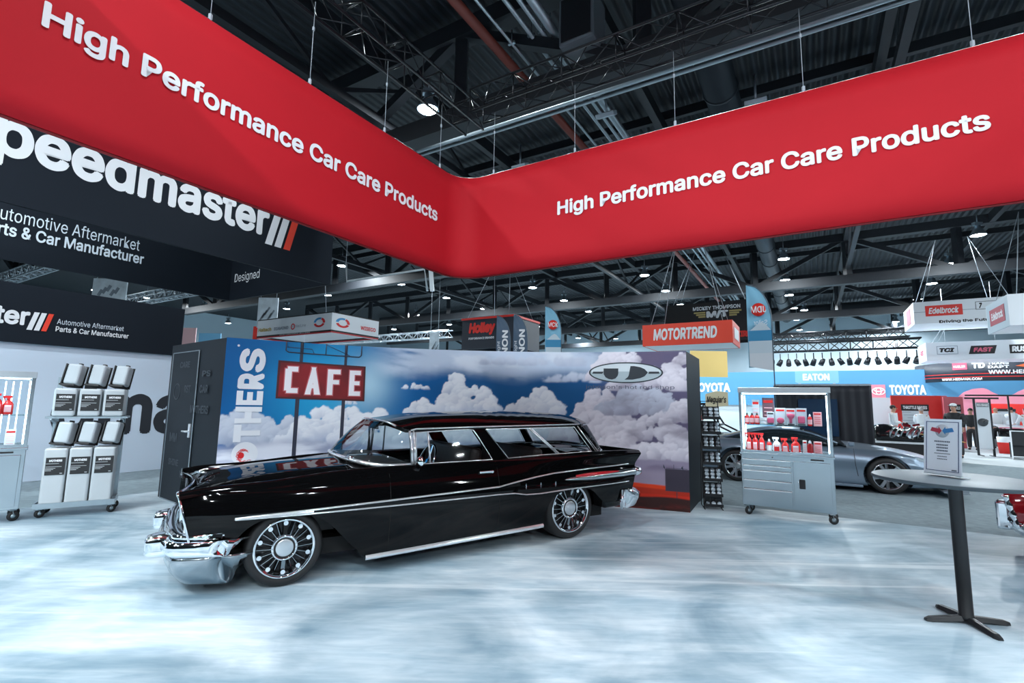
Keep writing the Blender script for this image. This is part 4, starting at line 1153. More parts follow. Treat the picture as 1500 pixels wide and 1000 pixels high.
def spout(x, z, label, group, y0):
    """smaller refill jug leaning in its black holder on top of a large jug"""
    p = JO + JX * x + JY * y0 + UP * z
    t = thing('refill_jug', label, 'jug', p, JA, group)
    T_ = Matrix.Rotation(math.radians(-9), 4, 'X') @ Matrix.Rotation(math.radians(7), 4, 'Y') @ Matrix.Rotation(math.radians(-16), 4, 'Z')
    b = MB(); b.box((.015, .09, .165), (.165, .17, .285)); b.build('body', mat('refill_plastic', (.48, .54, .58), .3), t, bevel=.03, seg=3, M=T_)
    b = MB(); b.box((-.078, .10, .15), (.012, .20, .30)); b.box((.0, .20, .16), (.19, .012, .31)); b.box((-.01, .10, .012), (.17, .2, .02)); b.build('holder', bk, t, M=T_)
    b = MB(); b.box((-.0705, .085, .14), (.004, .10, .17)); b.build('product_label', mat('refill_label', (.08, .12, .14), .4), t, M=T_)
    b = MB(); b.cyl((.03, .12, .305), (.03, .12, .335), .028, 12); b.build('cap', bk, t, M=T_)
ord_ = ('left', 'middle', 'right')
for i in range(3):
    x = .09 + i * .2515
    jug(x, .152, .735, .33, 'tall white jug with black label, %s one on the lower tier' % ord_[i], 'large jugs on the trolley', -.03)
    spout(x, .932, 'small tilted white jug atop the lower tier, %s of three' % ord_[i], 'small tilted jugs', -.02)
    x = .10 + i * .262
    jug(x, 1.2995, .375, .33, 'square white jug with black label, %s one on the upper shelf' % ord_[i], 'jugs on the upper shelf', .03)
    spout(x - .0, 1.718, 'small tilted white jug on the topmost row, %s of three' % ord_[i], 'small tilted jugs on top', .06)

# ------------------------------------------------------------------ steel display cabinets with lit glass tops
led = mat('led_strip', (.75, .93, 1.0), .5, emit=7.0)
cg = glass('case_glass', (.93, .98, 1.0), .10)
def cabinet(name, label, o, ang, W=1.175, D=.40):
    """origin at the front left foot on the floor, x along the front, y to the back"""
    c = thing(name, label, 'display cabinet', o, ang)
    zb, zc, zt = .145, .885, 1.875
    b = MB(); b.box((W / 2, D / 2, (zb + zc) / 2), (W, D - .02, zc - zb)); b.build('carcass', STEEL, c, bevel=.006)
    b = MB(); b.box((W / 2, D / 2 - .005, zc + .012), (W + .03, D + .03, .03)); b.build('counter', STEEL, c, bevel=.005)
    zz = [.825, .735, .662, .525, .398, .175]
    for k in range(5):
        z1, z0 = zz[k] - .006, zz[k + 1] + .006
        b = MB(); b.box((.338, -.0, (z0 + z1) / 2), (.635, .022, z1 - z0)); d = b.build('drawer', STEEL, c, bevel=.004)
        b = MB(); b.box((.338, -.020, z1 - .012), (.625, .022, .02)); b.build('drawer_pull', mat('pull_bright', (.75, .82, .86), .25, .9), d, bevel=.006)
    b = MB(); b.box((.905, -.0, .50), (.455, .022, .64)); d = b.build('door', STEEL, c, bevel=.004)
    b = MB(); b.box((.785, -.014, .51), (.075, .012, .13)); b.build('door_latch', BLACK, d, bevel=.006)
    b = MB(); b.lathe([(0, -.02), (.008, -.018), (.01, -.008)], 10, c=(.735, 0, .53), axis='Y'); b.build('lock', CHROME, d)
    b = MB(); b.lathe([(0, -.014), (.008, -.012), (.01, -.0)], 10, c=(.42, 0, .855), axis='Y'); b.build('lock', BLACK, c)
    b = MB(); b.box((.98, -.002, .855), (.16, .008, .018)); b.build('name_plate', BLACK, c)
    # glass case
    b = MB()
    for x in (.015, W - .015):
        for y in (.012, D - .012): b.box((x, y, (zc + zt) / 2), (.035, .03, zt - zc - .05))
    for y in (.012, D - .012): b.box((W / 2, y, zc + .045), (W, .025, .04))
    b.build('case_frame', STEEL, c, bevel=.003)
    b = MB(); b.box((W / 2, D / 2, 1.835), (W + .02, D + .02, .08)); b.build('cornice', mat('cornice_satin', (.6, .66, .7), .3, .7), c, bevel=.005)
    for nm, p in (('front_glass', ((.03, .004), (W - .03, .004))), ('rear_glass', ((.03, D - .006), (W - .03, D - .006))), ('side_glass', ((.004, .02), (.004, D - .02))), ('side_glass', ((W - .004, .02), (W - .004, D - .02)))):
        b = MB(); (xa, ya), (xb, yb) = p; b.add([(xa, ya, zc + .04), (xb, yb, zc + .04), (xb, yb, 1.79), (xa, ya, 1.79)], [(0, 1, 2, 3)]); b.build(nm, cg, c)
    b = MB(); b.box((W / 2, D / 2, 1.318), (W - .07, D - .05, .010)); b.build('glass_shelf', glass('shelf_glass', (.75, .92, .92), .2), c)
    for x in (.045, W - .045):
        b = MB(); b.box((x, .032, (zc + 1.79) / 2 + .02), (.016, .012, .80)); b.build('glow_strip', led, c)
    b = MB(); b.box((W / 2, .034, 1.782), (W - .10, .012, .014)); b.build('glow_strip', led, c)
    for x in (.04, W - .045):
        b = MB(); b.box((x, D - .032, (zc + 1.79) / 2 + .02), (.010, .010, .80)); b.build('glow_strip', led, c)
    for x in (.06, W - .06):
        for y in (.05, D - .06): castor(c, x, y, .15, .06, .9 if x < .5 else .4)
    return c
lcx = V((.722, .692, 0)).normalized()
LW = 1.175
LO = V((-6.19, 6.47, .012)) - lcx * LW
lcab = cabinet('display_cabinet', 'steel display cabinet with lit glass top at the left beside the jugs', LO, math.atan2(lcx.y, lcx.x))
RX = V((.846, -.533, 0)).normalized(); RY = UP.cross(RX)
RO = V((3.475, 7.60, .012))
rcab = cabinet('display_cabinet', 'steel display cabinet of red car care products with lit glass top', RO, math.atan2(RX.y, RX.x))
# ------------------------------------------------------------------ products in the cabinets
pr = mat('bottle_red', (.70, .02, .02), .25); pdk = mat('bottle_deep_red', (.38, .01, .015), .25)
ppk = mat('label_pink', (.80, .42, .45), .5); pwh = mat('label_white', (.8, .82, .84), .5); pcl = mat('bottle_clear', (.72, .76, .80), .15)
pgr = mat('pack_grey', (.55, .60, .66), .4)
def trigger_bottle(p, ang, label, group, body=pr, head=pr, h=.27, s=1.0, kind='spray_bottle'):
    t = thing(kind, label, 'bottle', p, ang, group)
    w_ = .052 * s
    b = MB(); rows = []
    for z, a in ((0, .90), (.012, 1), (.10, 1), (.15, .96), (.185, .62), (.20, .34), (.215, .30)):
        rows.append([(w_ * a * math.cos(k * PI / 8) * 1.0, w_ * .62 * a * math.sin(k * PI / 8), z * h / .27) for k in range(16)])
    b.grid(rows, True, cu=True); b.f.append(tuple(range(16))); b.sm.append(False); b.f.append(tuple(range(96, 112))); b.sm.append(False); b.build('body', body, t)
    b = MB(); q = h / .27; b.cyl((0, 0, .212 * q), (0, 0, .235 * q), .017, 12); b.box((-.012, 0, .252 * q), (.085, .026, .030)); b.beam((-.045, 0, .24 * q), (-.035, 0, .195 * q), .012, .012); b.build('trigger_head', head, t, bevel=.003)
    b = MB(); b.box((0, -w_ * .63, .085 * q), (w_ * 1.25, .004, .10 * q)); lb = b.build('product_label', ppk if body is not pcl else pr, t)
    b = MB(); b.box((0, -w_ * .63 - .003, .12 * q), (w_ * 1.0, .002, .016)); b.build('label_band', WHITE, lb)
    return t
def round_bottle(p, ang, label, group, body=pr, h=.20, r=.032, capm=None, lab=ppk):
    t = thing('bottle', label, 'bottle', p, ang, group)
    b = MB(); b.lathe([(0, 0), (r * .95, 0), (r, .006), (r, h * .62), (r * .85, h * .72), (r * .4, h * .80), (r * .4, h * .84)], 18); b.build('body', body, t)
    b = MB(); b.lathe([(r * .46, h * .80), (r * .46, h * .92), (r * .2, h * .95), (r * .15, h), (0, h)], 14); b.build('cap', capm or BLACK, t)
    b = MB(); b.lathe([(r + .001, h * .14), (r + .001, h * .54)], 18); b.build('product_label', lab, t)
    return t
def jar(p, ang, label, group, body=pwh, r=.045, h=.05):
    t = thing('jar', label, 'jar', p, ang, group)
    b = MB(); b.lathe([(0, 0), (r, 0), (r, h * .7), (r * .9, h * .75)], 20); b.build('body', body, t)
    b = MB(); b.lathe([(r * 1.04, h * .7), (r * 1.04, h), (0, h)], 20); b.build('lid', pgr, t)
def pack(p, ang, label, group, w_, h, d=.05, face=pgr, top=pr, shape=None, cat='package', nm='product_pack'):
    t = thing(nm, label, cat, p, ang, group)
    b = MB(); b.box((0, 0, h / 2), (w_, d, h)); b.build('box', face, t, bevel=.003)
    b = MB(); b.box((0, -d / 2 - .002, h * .86), (w_ * .8, .004, h * .10)); b.build('header_print', top, t)
    if shape:
        b = MB()
        if shape == 'ball': b.ball((.0, -d / 2 - .008, h * .26), .05, 14, (1, .5, .9))
        elif shape == 'brush': b.lathe([(0, 0), (.018, .0), (.02, .06), (.05, .10), (.055, .13), (.0, .14)], 16, c=(0, -d / 2 - .012, h * .12))
        elif shape == 'mitt': b.box((0, -d / 2 - .008, h * .33), (.09, .03, h * .42))
        b.build('product', mat('product_magenta', (.62, .10, .20), .6), t, bevel=.015 if shape == 'mitt' else 0)
        b = MB(); b.box((0, -d / 2 - .002, h * .05), (w_ * .7, .004, h * .05)); b.build('base_print', BLACK, t)
    else:
        b = MB()
        for k in range(4): b.box((0, -d / 2 - .002, h * (.62 - .14 * k)), (w_ * .7, .003, h * .03))
        b.build('print_lines', pr if face is ppk else ppk, t)
    return t
ra_ = math.atan2(RX.y, RX.x)
def RCp(x, y, z): return RO + RX * x + RY * y + UP * z
lo = .906 + .012; hi = 1.3232 + .012
z0 = .9135; z1 = 1.3245
sb = 'bottles in the right-hand cabinet'
for i, (x, y) in enumerate(((.10, .17), (.185, .165), (.275, .16))):
    trigger_bottle(RCp(x, y, z0), ra_, 'red trigger spray bottle on cabinet base, %s of the left three' % ('first', 'second', 'third')[i], sb, h=.285, s=.80)
round_bottle(RCp(.375, .15, z0), ra_, 'red bottle with clear cap beside the three spray bottles', sb, h=.20, r=.034, capm=pcl, lab=pwh)
trigger_bottle(RCp(.475, .14, z0), ra_, 'clear spray bottle with red label on the cabinet base', sb, body=pcl, head=pcl, h=.23, s=1.05)
trigger_bottle(RCp(.585, .14, z0), ra_, 'short red angled bottle left of the identical one', sb, h=.22, body=pr, s=.9)
trigger_bottle(RCp(.72, .14, z0), ra_, 'short red angled bottle at the middle right of the case base', sb, h=.24, body=pr, s=1.15)
pack(RCp(.835, .16, z0), ra_, 'slim pink and white tube pack on the cabinet base', 'packs in the right-hand cabinet', .05, .20, .05, pwh, pr)
round_bottle(RCp(.90, .13, z0), ra_, 'deep red bottle with silver nozzle on the cabinet base', sb, body=pdk, h=.205, r=.038, capm=pgr, lab=pdk)
pack(RCp(.995, .15, z0), ra_, 'pink card pack at the right end of the cabinet base', 'packs in the right-hand cabinet', .10, .19, .05, ppk, pr)
for i, (x, y) in enumerate(((.085, .17), (.155, .165), (.225, .16))):
    round_bottle(RCp(x, y, z1), ra_, 'squat red bottle with dark cap on glass shelf, %s of three' % ('first', 'second', 'third')[i], sb, h=.17, r=.033)
jar(RCp(.315, .14, z1), ra_, 'low white jar on the glass shelf', 'jars on the glass shelf')
jar(RCp(.315, .14, z1 + .052), ra_, 'white jar stacked on another jar on the glass shelf', 'jars on the glass shelf')
pack(RCp(.41, .16, z1), ra_, 'short grey pack with pink window on the glass shelf', 'packs in the right-hand cabinet', .095, .19, .05, pgr, BLACK, 'mitt')
pack(RCp(.54, .17, z1), ra_, 'tall clear pack holding a pink ball', 'packs in the right-hand cabinet', .135, .25, .06, pgr, pr, 'ball')
pack(RCp(.675, .17, z1), ra_, 'tall grey pack holding a pink cone brush', 'packs in the right-hand cabinet', .125, .245, .06, pgr, pr, 'brush')
pack(RCp(.81, .17, z1), ra_, 'tall grey pack holding a pink wash mitt', 'packs in the right-hand cabinet', .135, .25, .06, pgr, pr, 'mitt')
round_bottle(RCp(.915, .14, z1), ra_, 'small red bottle with white tip on the glass shelf', sb, h=.17, r=.028, capm=pwh)
pack(RCp(1.01, .15, z1), ra_, 'pink card pack at the right end of the glass shelf', 'packs in the right-hand cabinet', .105, .20, .05, ppk, pr)
pack(RCp(.20, .30, z1), ra_, 'stacked red and grey carton at the back of the glass shelf', 'packs in the right-hand cabinet', .10, .37, .06, pgr, pr)
pack(RCp(.37, .31, z1), ra_, 'dull red poster pack at the back of the glass shelf', 'packs in the right-hand cabinet', .16, .40, .03, mat('pack_plum', (.12, .05, .07), .5), pr)
# left cabinet: only its right end is in the photo
la_ = math.atan2(lcx.y, lcx.x); ly_ = UP.cross(lcx)
def LCp(x, y, z): return LO + lcx * x + ly_ * y + UP * z
trigger_bottle(LCp(.85, .16, z1), la_, 'red spray bottle on the glass shelf of the left cabinet', 'products in the left-hand cabinet', h=.27)
trigger_bottle(LCp(.95, .2, z1), la_, 'red spray bottle nearest the jugs in the left cabinet', 'products in the left-hand cabinet', h=.24)
round_bottle(LCp(.87, .17, z0), la_, 'teal capped clear bottle on the base of the left cabinet', 'products in the left-hand cabinet', body=pcl, h=.26, r=.04, capm=mat('cap_teal', (.05, .25, .3), .3), lab=pwh)
pack(LCp(1.01, .18, z0), la_, 'white pack with red print on the base of the left cabinet', 'products in the left-hand cabinet', .10, .22, .06, pwh, pr)
for x in (.90, .97, 1.04):  # added glowing strips standing in for reflections in the side glass
    b = MB(); b.box((x, .36, 1.35), (.012, .010, .80)); b.build('glow_strip', led, lcab)
for cab_, ox, oy in ((RO, RX, RY), (LO, lcx, ly_)):
    for zz in (1.765, 1.30):
        ld = bpy.data.lights.new('case_light', 'AREA'); ld.shape = 'RECTANGLE'; ld.size = .95; ld.size_y = .05; ld.energy = 4; ld.color = (.85, .96, 1)
        o = bpy.data.objects.new('case_light', ld); COL.objects.link(o); o.location = cab_ + ox * .585 + oy * .10 + UP * zz
# ------------------------------------------------------------------ black wire rack of tins
wr = thing('wire_rack', 'tall black wire rack of round tins between mural wall and steel cabinet', 'rack', (3.03, 7.90, .012), math.atan2(-.06, .25))
blk = mat('rack_black', (.012, .013, .015), .4, .3)
m = MB()
for x in (0, .26):
    m.tube([(x, 0, 0), (x, .12, .0), (x, .16, .3), (x, .20, 1.66)], .008, 6)
    m.tube([(x, .16, .0), (x, .42, .0), (x, .30, 1.0)], .007, 6)
for z in (.0, .6, 1.1, 1.66): m.cyl((0, .16 + .02 * z, z), (.26, .16 + .02 * z, z), .006, 6)
m.build('upright_frame', blk, wr)
tinm = mat('tin_lid', (.34, .40, .45), .35, .5); tind = mat('tin_lid_dark', (.10, .12, .14), .3, .6)
lev = [.045, .20, .43, .68, .92, 1.15, 1.38]
names = ['lowest', 'second', 'third', 'fourth', 'fifth', 'sixth', 'topmost']
for k, z in enumerate(lev):
    m = MB()
    tilt = V((0, .30, .95)).normalized()
    rows_ = 3 if k not in (0,) else 1
    # basket: front lip, floor and slanted back
    m.box((.13, .06, z), (.27, .14, .006)); m.box((.13, -.01, z + .02), (.27, .005, .045))
    for j in range(4): m.beam((.0 + .0867 * j, .07, z), (.0 + .0867 * j, .07 + .06, z + .20), .007)
    for j in range(4): m.beam((0, .07 + .02 * j, z + .065 * j), (.26, .07 + .02 * j, z + .065 * j), .006)
    m.box((.13, .085 + .02, z + .10), (.26, .004, .19))
    m.build('basket', blk, wr)
    for r_ in range(3):
        for j in range(3):
            if k == 0 and r_ > 0: continue
            t = tag(MB().lathe([(0, -.012), (.032, -.012), (.034, 0), (.030, .004), (0, .004)], 16, axis='Z').build('tin', tinm if (k in (1, 2) or (k * 7 + r_ * 3 + j) % 3) else tind, None,
                M=Matrix.Translation(wr.location) @ Matrix.Rotation(wr.rotation_euler.z, 4, 'Z') @ Matrix.Translation((.045 + .085 * j, .085 + .016 * r_ - .044, z + .042 + .058 * r_)) @ Matrix.Rotation(math.radians(70), 4, 'X')),
                'round tin in the %s basket of the black rack, %s row' % (names[k], ('bottom', 'middle', 'top')[r_]) + (', left' if j == 0 else ', centre' if j == 1 else ', right'), 'tin', 'tins in the wire rack')
# ------------------------------------------------------------------ bar table with framed notice
tb_ = thing('bar_table', 'round grey bar table on a slim black column with crossed feet', 'table', (3.465, 3.955, .012), -.39)
m = MB(); m.lathe([(0, 1.034), (.51, 1.034), (.522, 1.040), (.525, 1.049), (.522, 1.058), (.51, 1.062), (0, 1.062)], 72); m.build('table_top', mat('table_grey', (.22, .29, .33), .4, noise=.05, nscale=4), tb_)
m = MB(); m.lathe([(.517, 1.032), (.5265, 1.038), (.5285, 1.049), (.5265, 1.059)], 72); m.build('edge_band', mat('edge_dark', (.05, .07, .085), .4), tb_)
m = MB(); m.lathe([(0, .03), (.052, .03), (.052, .05), (.045, .06), (.045, .99), (.055, 1.01), (.11, 1.033), (0, 1.033)], 28); m.build('column', mat('column_black', (.018, .02, .023), .35, .3), tb_)
for k in range(4):
    a = PI / 2 * k + .3; d = V((math.cos(a), math.sin(a), 0)); s_ = UP.cross(d)
    m = MB(); rows = []
    for u, w2, z1_, z0_ in ((.0, .034, .055, .02), (.13, .032, .045, .012), (.26, .030, .032, .0), (.295, .018, .02, .0)):
        c = d * u; rows.append([c - s_ * w2 + UP * z0_, c - s_ * w2 * .6 + UP * z1_, c + s_ * w2 * .6 + UP * z1_, c + s_ * w2 + UP * z0_])
    m.grid(rows, False, cu=True); m.f.append((0, 1, 2, 3)); m.sm.append(False); m.f.append((12, 13, 14, 15)); m.sm.append(False); m.build('foot', mat('column_black', (.018, .02, .023)), tb_, bevel=.004)
# notice: white card in an upright clear holder
na = math.atan2(-.247, .067)
nt_ = thing('table_notice', 'white card notice with red and blue arrows standing on the bar table', 'notice', (3.405, 3.99, 1.0895), na)
tl = Matrix.Rotation(math.radians(-7), 4, 'X')
m = MB(); m.box((0, 0, .225), (.272, .004, .43)); m.build('card', mat('card_white', (.66, .74, .82), .3), nt_, M=tl)
m = MB(); m.box((0, .045, .004), (.272, .10, .006)); m.box((0, .004, .02), (.272, .004, .04)); m.build('holder', mat('clear_acrylic', (.5, .6, .66), .1), nt_, M=tl)
bl_ = mat('notice_navy', (.05, .09, .20), .5)
m = MB()
for x in (-.116, .116): m.box((x, -.003, .225), (.005, .002, .385))
for z in (.033, .417): m.box((0, -.003, z), (.237, .002, .005))
m.build('border', bl_, nt_, M=tl)
m = MB(); m.lathe([(0, -.0035), (.052, -.0035), (.052, -.003)], 32, c=(0, 0, .345), axis='Y'); m.build('globe', mat('notice_grey', (.42, .48, .54), .5), nt_, M=tl)
def arrow(s, m_, nm):
    b = MB(); P = [(.002, .0), (.024, .032), (.026, .016), (.074, .026), (.086, -.004), (.026, -.016), (.024, -.030)]
    b.prism([(s * x, z) for x, z in P], V((0, -.004, .347)), V((1, 0, 0)), UP, (.0, .0015) if s > 0 else (.0, .0015)); o = b.build(nm, m_, nt_, M=tl); return o
arrow(1, mat('arrow_blue', (.03, .18, .42), .5), 'arrow'); arrow(-1, mat('arrow_red', (.36, .03, .06), .5), 'arrow')
b = MB()
for (z, wd, n_) in ((.262, .115, 9), (.235, .085, 7), (.213, .085, 7), (.190, .082, 7), (.168, .115, 13), (.145, .07, 5), (.125, .075, 6)):
    for k in range(n_): b.box((-wd / 2 + wd * (k + .5) / n_, -.003, z), (wd / n_ * .72, .0015, .011 if n_ < 10 and z > .15 else .006))
b.box((.085, -.003, .045), (.035, .0015, .008))
b.build('print_lines', mat('notice_ink', (.06, .09, .13), .5), nt_, M=tl)
# ------------------------------------------------------------------ hanging signs and banners across the hall
swhite = mat('sign_white', (.84, .88, .93), .5); sred = mat('sign_red', (.80, .03, .02), .5); sdark = mat('sign_dark', (.018, .025, .04), .5)
sgrey = mat('sign_seam', (.35, .4, .46), .6)
HBA = -TH                               # turns local x onto HB, local y onto HA
def box_sign(name, label, bl, Y, br, tl, depth, front, side=None, under=None, group=None, up=3.0, cat='sign', cables=True):
    """hanging box: front face along HB, depth along HA; corners read off at distance Y"""
    o = AT(*bl, Y)
    w_ = (PLN(*br, o, HA) - o).dot(HB); h = (PLN(*tl, o, HA) - o).z
    t = thing(name, label, cat, o, HBA, group)
    b = MB(); b.box((w_ / 2, .02, h / 2), (w_, .04, h)); b.build('front_panel', front, t)
    b = MB(); b.box((w_ / 2, depth, h / 2), (w_, .04, h)); b.build('rear_panel', front, t)
    for x in (.02, w_ - .02): b = MB(); b.box((x, depth / 2, h / 2), (.04, depth - .045, h)); b.build('end_panel', side or front, t)
    if under: b = MB(); b.box((w_ / 2, depth / 2, .02), (w_ - .085, depth - .045, .03)); b.build('underside', under, t)
    if cables:
        for x in (.1 * w_, .9 * w_):
            for y in (.05, depth - .05):
                b = MB(); b.cyl((x, y, h), (w_ / 2 + (x - w_ / 2) * .4, depth / 2, h + up), .012, 4); b.build('cable', wire, t)
    return t, w_, h
X1 = V((1, 0, 0)); Y1 = V((0, 1, 0))
def ftext(t, s, x, z, wd, ht, m_, bold=.03, shear=0.0, off=.01): return text(s, V((x, -.0, z)), X1, UP, wd, ht, m_, t, bold=bold, shear=shear, off=off, ext=.005)
def stext(t, s, W_, y, z, wd, ht, m_, left=False, bold=.03):      # lettering on an end panel
    if left: return text(s, V((-.0, y, z)), -Y1, UP, wd, ht, m_, t, bold=bold, off=.01, ext=.004)
    return text(s, V((W_, y, z)), Y1, UP, wd, ht, m_, t, bold=bold, off=.01, ext=.004)
def plate(t, x0, z0, x1, z1, m_, y=-.006, nm='logo_plate', skew=0.0, bev=.02):
    b = MB(); b.prism([(x0, z0), (x1, z0), (x1 + skew, z1), (x0 + skew, z1)], V((0, y, 0)), X1, UP, .006); return b.build(nm, m_, t)
# red box sign
t, W_, h = box_sign('hanging_sign', 'bright orange-red box sign with white block lettering beyond the mural wall', (941.4, 507.2), 17, (1074, 503.8), (941.4, 476.5), 1.8, mat('sign_orange_red', (.86, .055, .02), .5), under=swhite)
ftext(t, 'MOTORTREND', W_ * .13, h * .24, W_ * .71, h * .55, WHITE, .035, .12)
b = MB(); b.box((W_ + .008, .9, h * .5), (.008, 1.1, h * .5)); b.build('side_plate', swhite, t)
# white tuning-brand box near the left
o = AT(485, 487, 19); hh = (PLN(485, 457, o, HA) - o).z; wL = (o - PLN(376, 497, o, HA)).dot(HB); dR = (PLN(553, 497, o, HB) - o).dot(HA)
t = thing('hanging_sign', 'white square ring sign with small brand logos above the left of the mural', 'sign', o - HB * wL, HBA)
for c_, d_, nm in (((wL / 2, .03, hh / 2), (wL, .06, hh), 'front_panel'), ((wL / 2, dR, hh / 2), (wL, .06, hh), 'rear_panel'), ((wL - .03, dR / 2, hh / 2), (.06, dR - .065, hh), 'end_panel'), ((.03, dR / 2, hh / 2), (.06, dR - .065, hh), 'end_panel')):
    b = MB(); b.box(c_, d_); b.build(nm, swhite, t)
    b = MB(); bx = list(d_); bx[2] = .035; bx[0] += .02; bx[1] += .02; b.box((c_[0], c_[1], hh - .0), bx); b.build('top_edge', BLACK, t)
    b = MB(); bx = list(d_); bx[2] = .06; bx[0] += .02; bx[1] += .02; b.box((c_[0], c_[1], .09), bx); b.build('lower_band', BLACK, t)
    b = MB(); bx = list(d_); bx[2] = .05; bx[0] += .016; bx[1] += .016; b.box((c_[0], c_[1], .035), bx); b.build('lower_edge', mat('band_red', (.55, .03, .04), .5), t)
gold = mat('print_gold', (.55, .42, .16), .5); lbl = mat('print_blue', (.05, .30, .62), .5)
ftext(t, 'Haltech', wL * .02, hh * .36, wL * .19, hh * .2, gold, .04)
ftext(t, 'DIAMOND', wL * .25, hh * .37, wL * .2, hh * .17, mat('print_grey', (.35, .38, .45), .5), .03)
ftext(t, 'ManiacLine', wL * .49, hh * .42, wL * .19, hh * .15, mat('print_grey', (.3, .3, .3)), .0)
b = MB(); b.lathe([(hh * .16, -.012), (hh * .16, -.002), (hh * .11, -.002), (hh * .11, -.012), (hh * .16, -.012)], 24, c=(wL * .51, 0, hh * .48), axis='Y'); b.build('logo_ring', REDP, t)
def swirl(M4):
    for a0, a1, mm_ in ((1.2, 3.1, lbl), (-.2, 1.1, REDP), (3.4, 5.9, REDP)):
        b = MB(); n_ = 14
        rows = [[V((hh * .42 * math.cos(a) * k, -.008, hh * .24 * math.sin(a) * k)) for a in np.linspace(a0, a1, n_)] for k in (1.0, .62)]
        b.grid(rows, False); b.build('logo_swirl', mm_, t, M=M4, recalc=False, thick=.004)
swirl(Matrix.Translation((wL * .85, 0, hh * .56)))
swirl(Matrix.Translation((wL + .0, dR * .22, hh * .56)) @ Matrix.Rotation(PI / 2, 4, 'Z'))
stext(t, 'WISECO', wL, dR * .60, hh * .38, dR * .34, hh * .2, REDP)
ftext(t, 'PERFORMANCE RACING', wL * .34, .065, wL * .4, .045, swhite, .0, off=.014)
b = MB(); b.cyl((wL / 2, dR / 2, hh + 4), (wL * .9, .1, hh), .012, 4); b.build('cable', wire, t)
# dark box sign with red script behind the mural
t, W_, h = box_sign('hanging_sign', 'navy box sign with red wordmark and red top edge above the mural', (676, 512), 25, (752, 507), (676, 467), 2.6, sdark)
b = MB(); b.box((W_ / 2, -.0, h - .05), (W_ + .06, .1, .10)); b.build('top_edge', sred, t)
b = MB(); b.box((W_ + .0, 1.3, h - .05), (.1, 2.6, .10)); b.build('top_edge', sred, t)
ftext(t, 'Holley', W_ * .14, h * .42, W_ * .52, h * .42, sred, .06, .15); ftext(t, 'PERFORMANCE BRANDS', W_ * .14, h * .30, W_ * .5, h * .07, WHITE, .02)
# pennant flags on poles
def feather(name, label, px, Y, wpx, m_, group=None, lean=0.0, cut=0.0):
    """feather flag: px = (pole x, top y, cloth bottom y)"""
    x, yt, yb = px
    p = AT(x, yb, Y); zt = AT(x, yt, Y).z; zb = p.z; wd = wpx * Y / F_PX
    base = V((p.x, p.y, 0)); face = math.atan2(-p.x, p.y)
    t = thing(name, label, 'flag', base, -math.atan2(p.x, p.y))
    m = MB(); pts = [V((0, 0, 0)), V((0, 0, zb)), V((0, 0, zb + (zt - zb) * .55))]
    for k in range(1, 9):
        a = k / 8 * PI / 2
        pts.append(V((-wd * .95 * (1 - math.cos(a)), 0, zb + (zt - zb) * (.55 + .45 * math.sin(a)))))
    m.tube(pts, .016, 6); m.build('pole', mat('flag_pole', (.12, .16, .2), .4, .4), t)
    m = MB(); rows = []
    N = 26
    for i in range(N):
        z = zb + (zt - zb) * i / (N - 1); u = i / (N - 1)
        xr = 0 if u < .55 else -wd * .95 * (1 - math.sqrt(max(0, 1 - ((u - .55) / .45) ** 2)))
        xl = -wd * (1 - .10 * (1 - u) * cut) 
        rows.append([V((xl + (xr - xl) * j / 8, .05 * math.sin(j * .9 + i * .35) * (1 - j / 8), z + (wd * .22 * (1 - j / 8) if i == 0 else 0))) for j in range(9)])
    m.grid(rows, True); cl = m.build('cloth', m_, t)
    m = MB(); m.lathe([(0, 0), (.28, 0), (.28, .02), (.05, .05), (0, .05)], 18); m.build('base', DARKMETAL, t)
    return t, wd, zb, zt
fb = mat('flag_sky_blue', (.22, .50, .68), .6); fdk = mat('flag_blue', (.04, .26, .48), .6); fpl = mat('flag_pale', (.55, .66, .74), .6)
def flag_art(t, wd, zb, zt, word, mirror, sub, strips=True):
    H_ = zt - zb; yy = -.07
    m = MB(); m.lathe([(0, yy), (wd * .30, yy), (wd * .30, yy + .008), (0, yy + .008)], 28, c=(-wd * .52, 0, zb + H_ * .70), axis='Y'); m.build('disc', sred, t)
    ux = -X1 if mirror else X1
    o = V((-wd * .20, yy - .004, zb + H_ * .665)) if mirror else V((-wd * .82, yy - .004, zb + H_ * .665))
    tx = text(word, o, X1, UP, wd * .62, H_ * .075, WHITE, t, bold=.012, off=.006, ext=.003, warp=(lambda x, y: o + ux * x + UP * y))
    if sub: tx = text(sub, None, None, None, wd * .55, H_ * .06, swhite, t, bold=.0, ext=.003, warp=(lambda x, y: V((-wd * .18, yy, zb + H_ * .52)) + ux * x + UP * y))
    if strips:
        for z0_, z1_, mm_ in ((.34, .46, fdk), (.20, .34, fpl), (.0, .20, mat('flag_haze', (.66, .72, .78), .6))):
            m = MB(); m.prism([(-wd * .96, zb + H_ * z0_ + (.05 * H_ if z0_ == 0 else 0)), (-.015, zb + H_ * z0_), (-.015, zb + H_ * z1_), (-wd * .96, zb + H_ * z1_)], V((0, yy, 0)), X1, UP, .004); m.build('colour_field', mm_, t)
        m = MB(); m.prism([(-wd * .9, zb + H_ * .46), (-.03, zb + H_ * .46), (-wd * .28, zb + H_ * .535), (-wd * .42, zb + H_ * .555), (-wd * .56, zb + H_ * .535)], V((0, yy - .002, 0)), X1, UP, .004); m.build('mountain', fpl, t)
a_ = feather('feather_flag', 'blue feather flag with red disc standing between red box sign and steel cabinet', (1134, 415, 543), 13.0, 33, fb); flag_art(*a_, 'JDM', True, 'Sailor')
a_ = feather('feather_flag', 'small blue feather flag with red disc above the middle of the mural', (822, 449, 540), 19, 24, fb); flag_art(*a_, 'MCK', False, None)
fn = mat('flag_navy', (.08, .13, .20), .6)
